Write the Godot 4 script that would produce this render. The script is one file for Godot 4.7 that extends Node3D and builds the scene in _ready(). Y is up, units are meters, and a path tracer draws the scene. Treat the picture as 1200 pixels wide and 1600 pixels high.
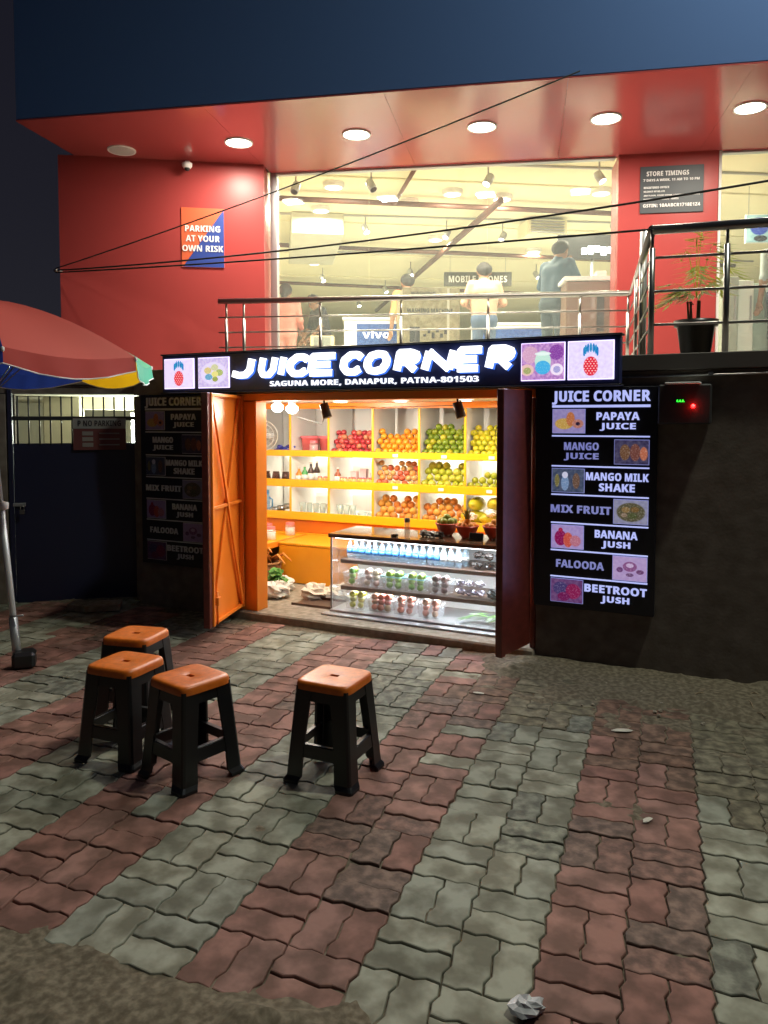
extends Node3D
# A small juice kiosk under the raised terrace of an electronics store, at night.
# Kiosk frame: x along the shop front, z towards the street, origin at the foot of the opening.

const KA := -26.2
const KO := Vector3(-1.19, 0.0, -6.187)
var rng := RandomNumberGenerator.new()
var M := {}
var cache := {}
var names := {}

const ORD := ["first", "second", "third", "fourth", "fifth", "sixth", "seventh", "eighth", "ninth", "tenth", "eleventh", "twelfth", "thirteenth", "fourteenth", "fifteenth", "sixteenth", "seventeenth", "eighteenth"]

# ---------------------------------------------------------------- helpers: nodes
func numbered(n: String) -> String:
	if not names.has(n):
		names[n] = 0
		return n
	names[n] += 1
	return "%s_%03d" % [n, names[n]]

func thing(called: String, label: String, category: String, at := Vector3.ZERO, turn := 0.0, group := "") -> Node3D:
	var o := Node3D.new()
	o.name = numbered(called)
	add_child(o, true)
	o.position = at
	o.rotation_degrees.y = turn
	tag(o, label, category, group)
	return o

func tag(o: Node3D, label: String, category := "", group := "") -> void:
	o.set_meta("label", label)
	if category: o.set_meta("category", category)
	if group: o.set_meta("group", group)

func part(parent: Node3D, called: String, mesh: Mesh, m: Material, at := Vector3.ZERO, rot := Vector3.ZERO) -> MeshInstance3D:
	var o := MeshInstance3D.new()
	o.name = called if parent != self else numbered(called)
	o.mesh = mesh
	o.material_override = m
	parent.add_child(o, true)
	o.position = at
	o.rotation_degrees = rot
	return o

func solo(called: String, mesh: Mesh, m: Material, at: Vector3, label: String, category: String, group := "", rot := Vector3.ZERO) -> MeshInstance3D:
	var o := part(self, called, mesh, m, at, rot)
	tag(o, label, category, group)
	return o

func structure(o: Node3D, label := "") -> void:
	o.set_meta("kind", "structure")
	if label: o.set_meta("label", label)

func kw(x: float, y: float, z: float) -> Vector3:
	var a := deg_to_rad(-KA)
	return KO + Vector3(cos(a), 0, sin(a)) * x + Vector3(0, y, 0) + Vector3(-sin(a), 0, cos(a)) * z

# ---------------------------------------------------------------- helpers: materials
func lin(r: float, g: float, b: float) -> Color:
	return Color(r, g, b).linear_to_srgb()

func mat(c: Color, rough := 0.6, metal := 0.0, spec := 0.5) -> StandardMaterial3D:
	var m := StandardMaterial3D.new()
	m.albedo_color = c
	m.roughness = rough
	m.metallic = metal
	m.metallic_specular = spec
	return m

func glow(c: Color, e: float, base := Color(0.8, 0.8, 0.8)) -> StandardMaterial3D:
	var m := mat(base, 0.5)
	m.emission_enabled = true
	m.emission = c
	m.emission_energy_multiplier = e
	return m

func clear(c: Color, a: float, rough := 0.03) -> StandardMaterial3D:
	var m := mat(Color(c.r, c.g, c.b, a), rough)
	m.transparency = BaseMaterial3D.TRANSPARENCY_ALPHA
	return m

func noise_tex(sd: int, freq: float, lo: Color, hi: Color, size := 512, oct := 5, kind := FastNoiseLite.TYPE_SIMPLEX_SMOOTH, contrast := 1.0) -> ImageTexture:
	var n := FastNoiseLite.new()
	n.seed = sd
	n.noise_type = kind
	n.frequency = freq
	n.fractal_octaves = oct
	var g := n.get_seamless_image(size, size)
	g.convert(Image.FORMAT_L8)
	var d := g.get_data()
	var o := PackedByteArray()
	o.resize(size * size * 3)
	for i in size * size:
		var t := clampf((d[i] / 255.0 - 0.5) * contrast + 0.5, 0, 1)
		o[i * 3] = int((lo.r + (hi.r - lo.r) * t) * 255)
		o[i * 3 + 1] = int((lo.g + (hi.g - lo.g) * t) * 255)
		o[i * 3 + 2] = int((lo.b + (hi.b - lo.b) * t) * 255)
	return ImageTexture.create_from_image(Image.create_from_data(size, size, false, Image.FORMAT_RGB8, o))

func worn(m: StandardMaterial3D, tex: Texture2D, metres: float, bump: Texture2D = null, bump_cm := 0.0) -> StandardMaterial3D:
	m.albedo_texture = tex
	m.uv1_triplanar = true
	m.uv1_world_triplanar = true
	m.uv1_scale = Vector3.ONE / metres
	if bump:
		m.heightmap_enabled = true
		m.heightmap_texture = bump
		m.heightmap_scale = bump_cm
	return m

# ---------------------------------------------------------------- helpers: meshes
func surf(v: PackedVector3Array, smooth: bool, cols := PackedColorArray(), uvs := PackedVector2Array()) -> ArrayMesh:
	var st := SurfaceTool.new()
	st.begin(Mesh.PRIMITIVE_TRIANGLES)
	st.set_smooth_group(0 if smooth else -1)
	for i in v.size():
		if cols.size(): st.set_color(cols[i])
		if uvs.size(): st.set_uv(uvs[i])
		st.add_vertex(v[i])
	st.generate_normals()
	return st.commit()

func quad(v: PackedVector3Array, a: Vector3, b: Vector3, c: Vector3, d: Vector3) -> void:
	v.append_array(PackedVector3Array([a, b, c, a, c, d]))

# chamfered box, centre at origin
func bx(s: Vector3, bevel := 0.004) -> ArrayMesh:
	var key := "bx%s%s" % [s, bevel]
	if cache.has(key): return cache[key]
	var h := s / 2
	var e := minf(bevel, minf(h.x, minf(h.y, h.z)) * 0.45)
	var v := PackedVector3Array()
	var ax := [Vector3.RIGHT, Vector3.UP, Vector3.BACK]
	for i in 3:
		var j := (i + 1) % 3
		var k := (i + 2) % 3
		for sg in [1.0, -1.0]:
			var n: Vector3 = ax[i] * h[i] * sg
			var p: Vector3 = ax[j] * (h[j] - e)
			var q: Vector3 = ax[k] * (h[k] - e)
			if sg > 0: quad(v, n - p - q, n - p + q, n + p + q, n + p - q)
			else: quad(v, n - p - q, n + p - q, n + p + q, n - p + q)
			for sj in [1.0, -1.0]:
				var a: Vector3 = ax[i] * h[i] * sg + ax[j] * (h[j] - e) * sj
				var b: Vector3 = ax[i] * (h[i] - e) * sg + ax[j] * h[j] * sj
				if sg * sj > 0: quad(v, a - q, a + q, b + q, b - q)
				else: quad(v, a - q, b - q, b + q, a + q)
				if i == 0:
					for sk in [1.0, -1.0]:
						var A := Vector3(h.x * sg, (h.y - e) * sj, (h.z - e) * sk)
						var B := Vector3((h.x - e) * sg, h.y * sj, (h.z - e) * sk)
						var C := Vector3((h.x - e) * sg, (h.y - e) * sj, h.z * sk)
						if sg * sj * sk > 0: v.append_array(PackedVector3Array([A, C, B]))
						else: v.append_array(PackedVector3Array([A, B, C]))
	cache[key] = surf(v, false)
	return cache[key]

# box spanning two corners, as (mesh, centre) put under parent
func span(parent: Node3D, called: String, a: Vector3, b: Vector3, m: Material, bevel := 0.004) -> MeshInstance3D:
	return part(parent, called, bx((b - a).abs(), bevel), m, (a + b) / 2)

func lathe(prof: Array, seg := 20) -> ArrayMesh:
	var v := PackedVector3Array()
	for i in prof.size() - 1:
		var p: Vector2 = prof[i]
		var q: Vector2 = prof[i + 1]
		for k in seg:
			var a := TAU * k / seg
			var b := TAU * (k + 1) / seg
			var p0 := Vector3(cos(a) * p.x, p.y, sin(a) * p.x)
			var p1 := Vector3(cos(b) * p.x, p.y, sin(b) * p.x)
			var q0 := Vector3(cos(a) * q.x, q.y, sin(a) * q.x)
			var q1 := Vector3(cos(b) * q.x, q.y, sin(b) * q.x)
			if p.x > 0.0001: v.append_array(PackedVector3Array([p0, q1, p1]))
			if q.x > 0.0001: v.append_array(PackedVector3Array([p0, q0, q1]))
	return surf(v, true)

# tube through points, one radius or a radius per point
func tube(pts: Array, r, seg := 8, caps := true) -> ArrayMesh:
	var v := PackedVector3Array()
	var rings := []
	var side := Vector3.ZERO
	for i in pts.size():
		var d: Vector3 = (pts[mini(i + 1, pts.size() - 1)] - pts[maxi(i - 1, 0)]).normalized()
		if side == Vector3.ZERO:
			side = d.cross(Vector3.UP if absf(d.y) < 0.9 else Vector3.RIGHT).normalized()
		side = (side - d * side.dot(d)).normalized()
		var up := side.cross(d)
		var rr: float = r[i] if r is Array else r
		var ring := []
		for k in seg:
			var a := TAU * k / seg
			ring.append(pts[i] + (side * cos(a) + up * sin(a)) * rr)
		rings.append(ring)
	for i in pts.size() - 1:
		for k in seg:
			var n := (k + 1) % seg
			quad(v, rings[i][k], rings[i][n], rings[i + 1][n], rings[i + 1][k])
	if caps:
		for k in seg:
			var n := (k + 1) % seg
			v.append_array(PackedVector3Array([pts[0], rings[0][n], rings[0][k]]))
			v.append_array(PackedVector3Array([pts[-1], rings[-1][k], rings[-1][n]]))
	return surf(v, seg > 5)

# flat polygon (x, z) as a slab between two heights
func slab(poly: PackedVector2Array, y0: float, y1: float) -> ArrayMesh:
	var v := PackedVector3Array()
	var t := Geometry2D.triangulate_polygon(poly)
	for i in range(0, t.size(), 3):
		var a := poly[t[i]]
		var b := poly[t[i + 1]]
		var c := poly[t[i + 2]]
		v.append_array(PackedVector3Array([Vector3(a.x, y1, a.y), Vector3(b.x, y1, b.y), Vector3(c.x, y1, c.y)]))
		v.append_array(PackedVector3Array([Vector3(a.x, y0, a.y), Vector3(c.x, y0, c.y), Vector3(b.x, y0, b.y)]))
	for i in poly.size():
		var a := poly[i]
		var b := poly[(i + 1) % poly.size()]
		quad(v, Vector3(a.x, y0, a.y), Vector3(b.x, y0, b.y), Vector3(b.x, y1, b.y), Vector3(a.x, y1, a.y))
	return surf(v, false)

# polygon (x, y) with thickness along z, centred
func plate(poly: PackedVector2Array, t: float) -> ArrayMesh:
	var v := PackedVector3Array()
	var tr := Geometry2D.triangulate_polygon(poly)
	for i in range(0, tr.size(), 3):
		var a := poly[tr[i]]
		var b := poly[tr[i + 1]]
		var c := poly[tr[i + 2]]
		v.append_array(PackedVector3Array([Vector3(a.x, a.y, t / 2), Vector3(c.x, c.y, t / 2), Vector3(b.x, b.y, t / 2)]))
		v.append_array(PackedVector3Array([Vector3(a.x, a.y, -t / 2), Vector3(b.x, b.y, -t / 2), Vector3(c.x, c.y, -t / 2)]))
	for i in poly.size():
		var a := poly[i]
		var b := poly[(i + 1) % poly.size()]
		quad(v, Vector3(a.x, a.y, -t / 2), Vector3(b.x, b.y, -t / 2), Vector3(b.x, b.y, t / 2), Vector3(a.x, a.y, t / 2))
	return surf(v, false)

# lettering fitted to a width and height, facing +z, centre at origin
func words(s: String, w: float, h: float, depth: float, bold := 0.4, shear := 0.0) -> ArrayMesh:
	var f := SystemFont.new()
	f.font_names = PackedStringArray(["Droid Sans"])
	f.font_weight = 700
	var fv := FontVariation.new()
	fv.base_font = f
	fv.variation_embolden = bold
	var t := TextMesh.new()
	t.text = s
	t.font = fv
	t.font_size = 48
	t.pixel_size = 0.01
	t.depth = 0.1
	t.curve_step = 3.0
	var arr := t.get_mesh_arrays()
	var p: PackedVector3Array = arr[Mesh.ARRAY_VERTEX]
	var lo := Vector3(1e9, 1e9, 1e9)
	var hi := -lo
	for q in p:
		lo = lo.min(q)
		hi = hi.max(q)
	var c := (lo + hi) / 2
	var sz := hi - lo
	var ww := w - absf(shear) * h
	for i in p.size():
		var q := (p[i] - c) / sz
		p[i] = Vector3(q.x * ww + q.y * h * shear, q.y * h, q.z * depth)
	arr[Mesh.ARRAY_VERTEX] = p
	var m := ArrayMesh.new()
	m.add_surface_from_arrays(Mesh.PRIMITIVE_TRIANGLES, arr)
	return m

# a printed picture: soft discs [cx, cy, rx, ry, colour] on a ground colour
func picture(w: int, h: int, bg: Color, bg2: Color, discs: Array, sd := 1) -> ImageTexture:
	var im := Image.create(w, h, false, Image.FORMAT_RGB8)
	var n := FastNoiseLite.new()
	n.seed = sd
	n.frequency = 0.09
	for y in h:
		for x in w:
			var c := bg.lerp(bg2, clampf(0.5 + n.get_noise_2d(x, y), 0, 1))
			for d in discs:
				var u: float = (x / float(w) - d[0]) / d[2]
				var t: float = (y / float(h) - d[1]) / d[3]
				var r := u * u + t * t
				if r < 1.0:
					var cc: Color = d[4]
					c = c.lerp(cc.lerp(Color.WHITE, maxf(0, n.get_noise_2d(x * 2.5, y * 2.5)) * 0.5), clampf((1.0 - r) * 5.0, 0, 1))
			im.set_pixel(x, y, c)
	return ImageTexture.create_from_image(im)

# upright rectangle facing +z with 0..1 texture coordinates and a little thickness behind it
func panel(w: float, h: float, t := 0.006) -> ArrayMesh:
	var key := "pn%s %s %s" % [w, h, t]
	if cache.has(key): return cache[key]
	var v := PackedVector3Array()
	var uv := PackedVector2Array()
	var a := Vector3(-w / 2, -h / 2, t)
	var b := Vector3(w / 2, -h / 2, t)
	var c := Vector3(w / 2, h / 2, t)
	var d := Vector3(-w / 2, h / 2, t)
	var z := Vector3(0, 0, -t)
	quad(v, a, d, c, b)
	uv.append_array(PackedVector2Array([Vector2(0, 1), Vector2(0, 0), Vector2(1, 0), Vector2(0, 1), Vector2(1, 0), Vector2(1, 1)]))
	for e in [[a, b], [b, c], [c, d], [d, a]]:
		quad(v, e[0], e[1], e[1] + z, e[0] + z)
		for i in 6: uv.append(Vector2(0.01, 0.01))
	quad(v, a + z, b + z, c + z, d + z)
	for i in 6: uv.append(Vector2(0.01, 0.01))
	cache[key] = surf(v, false, PackedColorArray(), uv)
	return cache[key]

func lit_print(tex: Texture2D, e: float) -> StandardMaterial3D:
	var m := mat(Color.WHITE, 0.25)
	m.albedo_texture = tex
	m.emission_enabled = true
	m.emission = Color.BLACK
	m.emission_texture = tex
	m.emission_energy_multiplier = e
	return m

func printed(tex: Texture2D) -> StandardMaterial3D:
	var m := mat(Color.WHITE, 0.4)
	m.albedo_texture = tex
	return m

func area(parent: Node3D, called: String, at: Vector3, rot: Vector3, size: Vector2, c: Color, e: float) -> void:
	var l := AreaLight3D.new()
	l.name = called
	l.area_size = size
	l.area_normalize_energy = true
	l.light_color = c
	l.light_energy = e
	l.shadow_enabled = true
	l.area_range = 40.0
	parent.add_child(l, true)
	l.position = at
	l.rotation_degrees = rot

func omni(parent: Node3D, called: String, at: Vector3, c: Color, e: float, size: float) -> void:
	var l := OmniLight3D.new()
	l.name = called
	l.light_color = c
	l.light_energy = e
	l.light_size = size
	l.omni_range = 40.0
	l.omni_attenuation = 2.0
	l.shadow_enabled = true
	parent.add_child(l, true)
	l.position = at

# ---------------------------------------------------------------- bodies: tapered capsules joined smoothly, meshed as surface nets
func blob(caps: Array, k: float, cell: float, verts: PackedVector3Array, cols: PackedColorArray) -> void:
	var lo := Vector3(1e9, 1e9, 1e9)
	var hi := -lo
	for c in caps:
		var r: float = maxf(c[2], c[3]) + k
		var one := Vector3.ONE * r
		lo = lo.min(c[0] - one).min(c[1] - one)
		hi = hi.max(c[0] + one).max(c[1] + one)
	lo -= Vector3.ONE * cell * 2
	var n := Vector3i(((hi - lo) / cell).ceil()) + Vector3i(3, 3, 3)
	var f := PackedFloat32Array()
	f.resize(n.x * n.y * n.z)
	f.fill(1.0)
	var near := PackedFloat32Array()
	near.resize(f.size())
	near.fill(9.0)
	var who := PackedInt32Array()
	who.resize(f.size())
	for ci in caps.size():
		var A: Vector3 = caps[ci][0]
		var B: Vector3 = caps[ci][1]
		var ra: float = caps[ci][2]
		var rb: float = caps[ci][3]
		var one := Vector3.ONE * (maxf(ra, rb) + k + cell * 2)
		var i0 := Vector3i(((A.min(B) - one - lo) / cell).floor()).clamp(Vector3i.ZERO, n - Vector3i.ONE)
		var i1 := Vector3i(((A.max(B) + one - lo) / cell).ceil()).clamp(Vector3i.ZERO, n - Vector3i.ONE)
		var ab := B - A
		var L := maxf(ab.length_squared(), 1e-9)
		for z in range(i0.z, i1.z + 1):
			for y in range(i0.y, i1.y + 1):
				var base := (z * n.y + y) * n.x
				for x in range(i0.x, i1.x + 1):
					var p := lo + Vector3(x, y, z) * cell
					var t := clampf((p - A).dot(ab) / L, 0, 1)
					var d := (p - A - ab * t).length() - (ra + (rb - ra) * t)
					var id := base + x
					var o := f[id]
					if d < near[id]:
						near[id] = d
						who[id] = ci
					var hh := maxf(k - absf(o - d), 0.0) / k
					f[id] = minf(o, d) - hh * hh * k * 0.25
	var at := {}
	var corner := [0, 1, n.x, n.x + 1, n.x * n.y, n.x * n.y + 1, n.x * n.y + n.x, n.x * n.y + n.x + 1]
	for z in n.z - 1:
		for y in n.y - 1:
			var base := (z * n.y + y) * n.x
			for x in n.x - 1:
				var id := base + x
				var inside := 0
				for c in corner:
					if f[id + c] < 0: inside += 1
				if inside == 0 or inside == 8: continue
				var sum := Vector3.ZERO
				var cnt := 0
				for a in 8:
					for b in [a | 1, a | 2, a | 4]:
						if b == a: continue
						var fa := f[id + corner[a]]
						var fb := f[id + corner[b]]
						if (fa < 0) != (fb < 0):
							var t := fa / (fa - fb)
							var pa := Vector3(a & 1, (a >> 1) & 1, (a >> 2) & 1)
							var pb := Vector3(b & 1, (b >> 1) & 1, (b >> 2) & 1)
							sum += pa + (pb - pa) * t
							cnt += 1
				at[id] = lo + (Vector3(x, y, z) + sum / cnt) * cell
	var step := [1, n.x, n.x * n.y]
	for id in at:
		for a in 3:
			var s0: float = f[id]
			var s1: float = f[id + step[a]]
			if (s0 < 0) == (s1 < 0): continue
			var u: int = step[(a + 1) % 3]
			var w: int = step[(a + 2) % 3]
			if not (at.has(id - u) and at.has(id - w) and at.has(id - u - w)): continue
			var col: Color = caps[who[id if s0 < 0 else id + step[a]]][4]
			var q := [at[id - u - w], at[id - w], at[id], at[id - u]]
			if s0 < 0: q.reverse()
			quad(verts, q[0], q[1], q[2], q[3])
			for i in 6: cols.append(col)

func hand_caps(w: Vector3, d: Vector3, nrm: Vector3, skin: Color, sgn: float) -> Array:
	d = d.normalized()
	var s := d.cross(nrm).normalized() * sgn
	var up := s.cross(d).normalized() * sgn
	var out := [[w, w + d * 0.03, 0.026, 0.028, skin], [w + d * 0.03 + s * 0.018, w + d * 0.08 + s * 0.024, 0.02, 0.016, skin], [w + d * 0.03 - s * 0.018, w + d * 0.08 - s * 0.024, 0.02, 0.016, skin]]
	var lens := [0.068, 0.078, 0.073, 0.058]
	for i in 4:
		var b := w + d * 0.085 + s * (0.031 - 0.0205 * i)
		var l: float = lens[i]
		var m := b + d * l * 0.5 - up * 0.008
		out.append([b, m, 0.0095, 0.009, skin])
		out.append([m, m + (d * 0.8 - up * 0.6) * l * 0.5, 0.009, 0.0075, skin])
	var tb := w + d * 0.03 + s * 0.03
	var tm := tb + d * 0.025 + s * 0.025 - up * 0.008
	out.append([tb, tm, 0.012, 0.0105, skin])
	out.append([tm, tm + d * 0.032 + s * 0.004 - up * 0.006, 0.0105, 0.008, skin])
	return out

# one figure facing +z: P gives elbows, wrists, lean, head turn, colours
func person(label: String, at: Vector3, turn: float, P: Dictionary) -> void:
	var skin: Color = P.get("skin", Color(0.28, 0.15, 0.09))
	var shirt: Color = P.shirt
	var trouser: Color = P.trouser
	var sleeve: float = P.get("sleeve", 0.55)
	var lean: float = P.get("lean", 0.0)
	var sc: float = P.get("scale", 1.0)
	var bow: float = P.get("bow", 0.0)
	var face: float = P.get("face", 0.0)
	var hip := Vector3(0, 0.95, 0)
	var up := func(p: Vector3) -> Vector3: return (hip + (p - hip).rotated(Vector3.RIGHT, lean)) * sc
	var nk := Vector3(0, 1.47, 0.0)
	var hd := func(p: Vector3) -> Vector3: return up.call(nk + (p - nk).rotated(Vector3.RIGHT, bow).rotated(Vector3.UP, face))
	var body := []
	var shoe := Color(0.03, 0.025, 0.02)
	for s in [-1.0, 1.0]:
		body.append([Vector3(s * 0.085, 0.9, 0) * sc, Vector3(s * 0.095, 0.5, 0.015) * sc, 0.09, 0.062, trouser])
		body.append([Vector3(s * 0.095, 0.5, 0.015) * sc, Vector3(s * 0.1, 0.1, -0.01) * sc, 0.062, 0.045, trouser])
		body.append([Vector3(s * 0.1, 0.045, -0.03) * sc, Vector3(s * 0.115, 0.04, 0.14) * sc, 0.044, 0.036, shoe])
	body.append([Vector3(-0.07, 0.92, 0) * sc, Vector3(0.07, 0.92, 0) * sc, 0.12, 0.12, trouser])
	body.append([up.call(Vector3(-0.05, 1.03, 0.01)), up.call(Vector3(-0.07, 1.2, 0.01)), 0.125, 0.125, shirt])
	body.append([up.call(Vector3(0.05, 1.03, 0.01)), up.call(Vector3(0.07, 1.2, 0.01)), 0.125, 0.125, shirt])
	body.append([up.call(Vector3(-0.08, 1.31, 0)), up.call(Vector3(0.08, 1.31, 0)), 0.12, 0.12, shirt])
	body.append([up.call(Vector3(-0.165, 1.405, 0)), up.call(Vector3(0.165, 1.405, 0)), 0.066, 0.066, shirt])
	body.append([up.call(Vector3(0, 1.42, -0.01)), up.call(Vector3(0, 1.455, 0)), 0.07, 0.062, shirt])
	body.append([up.call(Vector3(0, 1.44, 0)), hd.call(Vector3(0, 1.54, 0.01)), 0.056, 0.055, skin])
	var hands := []
	for s in [-1.0, 1.0]:
		var key := "l" if s < 0 else "r"
		var sh: Vector3 = up.call(Vector3(s * 0.185, 1.4, 0))
		var el: Vector3 = up.call(P.get(key + "e", Vector3(s * 0.25, 1.12, -0.03)))
		var wr: Vector3 = up.call(P.get(key + "w", Vector3(s * 0.25, 0.88, 0.06)))
		body.append([sh, el, 0.06, 0.046, shirt])
		var cut := el.lerp(wr, clampf(sleeve - 0.5, 0.02, 0.5) * 1.9)
		body.append([el, cut, 0.046, 0.042, shirt if sleeve > 0.55 else skin])
		body.append([cut, wr, 0.04, 0.028, skin])
		hands.append(hand_caps(wr, wr - el, Vector3(-s, 0, 0).lerp(Vector3(0, 1, 0), 0.5), skin, s))
	var head := [[hd.call(Vector3(0, 1.5, 0.0)), hd.call(Vector3(0, 1.56, 0.01)), 0.056, 0.06, skin], [hd.call(Vector3(0, 1.575, 0.025)), hd.call(Vector3(0, 1.625, -0.012)), 0.074, 0.09, skin], [hd.call(Vector3(-0.015, 1.53, 0.055)), hd.call(Vector3(0.015, 1.53, 0.055)), 0.038, 0.038, skin],
		[hd.call(Vector3(0, 1.6, 0.092)), hd.call(Vector3(0, 1.573, 0.108)), 0.011, 0.016, skin], [hd.call(Vector3(-0.02, 1.542, 0.09)), hd.call(Vector3(0.02, 1.542, 0.09)), 0.007, 0.007, Color(0.2, 0.07, 0.06)]]
	for s in [-1.0, 1.0]:
		head.append([hd.call(Vector3(s * 0.09, 1.6, -0.01)), hd.call(Vector3(s * 0.086, 1.565, 0)), 0.02, 0.014, skin])
		head.append([hd.call(Vector3(s * 0.033, 1.602, 0.086)), hd.call(Vector3(s * 0.036, 1.602, 0.085)), 0.011, 0.011, Color(0.02, 0.015, 0.01)])
	var v := PackedVector3Array()
	var c := PackedColorArray()
	blob(body, 0.03, 0.021, v, c)
	blob(head, 0.014, 0.0095, v, c)
	for h in hands: blob(h, 0.006, 0.006, v, c)
	var o := thing("person", label, "person", at, turn, "people inside the store")
	part(o, "body", surf(v, true, c), M.figure)
	v = PackedVector3Array()
	c = PackedColorArray()
	var hair: Color = P.get("hair", Color(0.012, 0.009, 0.008))
	var hc := [[hd.call(Vector3(0, 1.645, -0.005)), hd.call(Vector3(0, 1.6, -0.05)), 0.09, 0.085, hair], [hd.call(Vector3(-0.05, 1.62, -0.03)), hd.call(Vector3(0.05, 1.62, -0.03)), 0.062, 0.062, hair]]
	if P.has("bun"):
		hc.append([hd.call(Vector3(0, 1.56, -0.09)), hd.call(Vector3(0, 1.5, -0.1)), 0.06, 0.045, hair])
	blob(hc, 0.03, 0.012, v, c)
	part(o, "hair", surf(v, true, c), M.figure)

# ================================================================ the scene
func _ready() -> void:
	rng.seed = 20240611
	view_and_light()
	materials()
	ground_and_paving()
	store_shell()
	store_inside()
	terrace_rail()
	kiosk_shell()
	kiosk_signs()
	kiosk_shelves()
	kiosk_counter()
	kiosk_corner()
	gate_side()
	wires()
	umbrella()
	stools()
	street_lamp()
	litter()

func view_and_light() -> void:
	var cam := Camera3D.new()
	cam.name = "camera"
	add_child(cam)
	cam.position = Vector3(0, 1.6, 0)
	cam.rotation_degrees = Vector3(-3.0, 0, 0)
	cam.projection = Camera3D.PROJECTION_FRUSTUM
	cam.near = 0.1
	cam.far = 400.0
	cam.size = 0.1 * 1600.0 / 1200.0
	cam.frustum_offset = Vector2(0, -0.1 * (800.0 - 717.9) / 1200.0)
	cam.current = true
	var we := WorldEnvironment.new()
	we.name = "night_environment"
	var env := Environment.new()
	env.background_mode = Environment.BG_SKY
	var sky := Sky.new()
	var sm := ProceduralSkyMaterial.new()
	sm.sky_top_color = lin(0.005, 0.005, 0.009)
	sm.sky_horizon_color = lin(0.013, 0.013, 0.017)
	sm.sky_curve = 0.2
	sm.ground_bottom_color = lin(0.012, 0.012, 0.012)
	sm.ground_horizon_color = lin(0.025, 0.025, 0.03)
	sky.sky_material = sm
	env.sky = sky
	env.tonemap_mode = Environment.TONE_MAPPER_LINEAR
	env.tonemap_exposure = 1.5
	env.sdfgi_enabled = true
	env.ssao_enabled = true
	env.ssil_enabled = true
	we.environment = env
	add_child(we)
	var moon := DirectionalLight3D.new()
	moon.name = "moon"
	moon.light_energy = 0.01
	moon.light_angular_distance = 0.5
	moon.light_color = Color(0.8, 0.87, 1.0)
	moon.shadow_enabled = true
	moon.rotation_degrees = Vector3(-60, 35, 0)
	add_child(moon)

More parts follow.
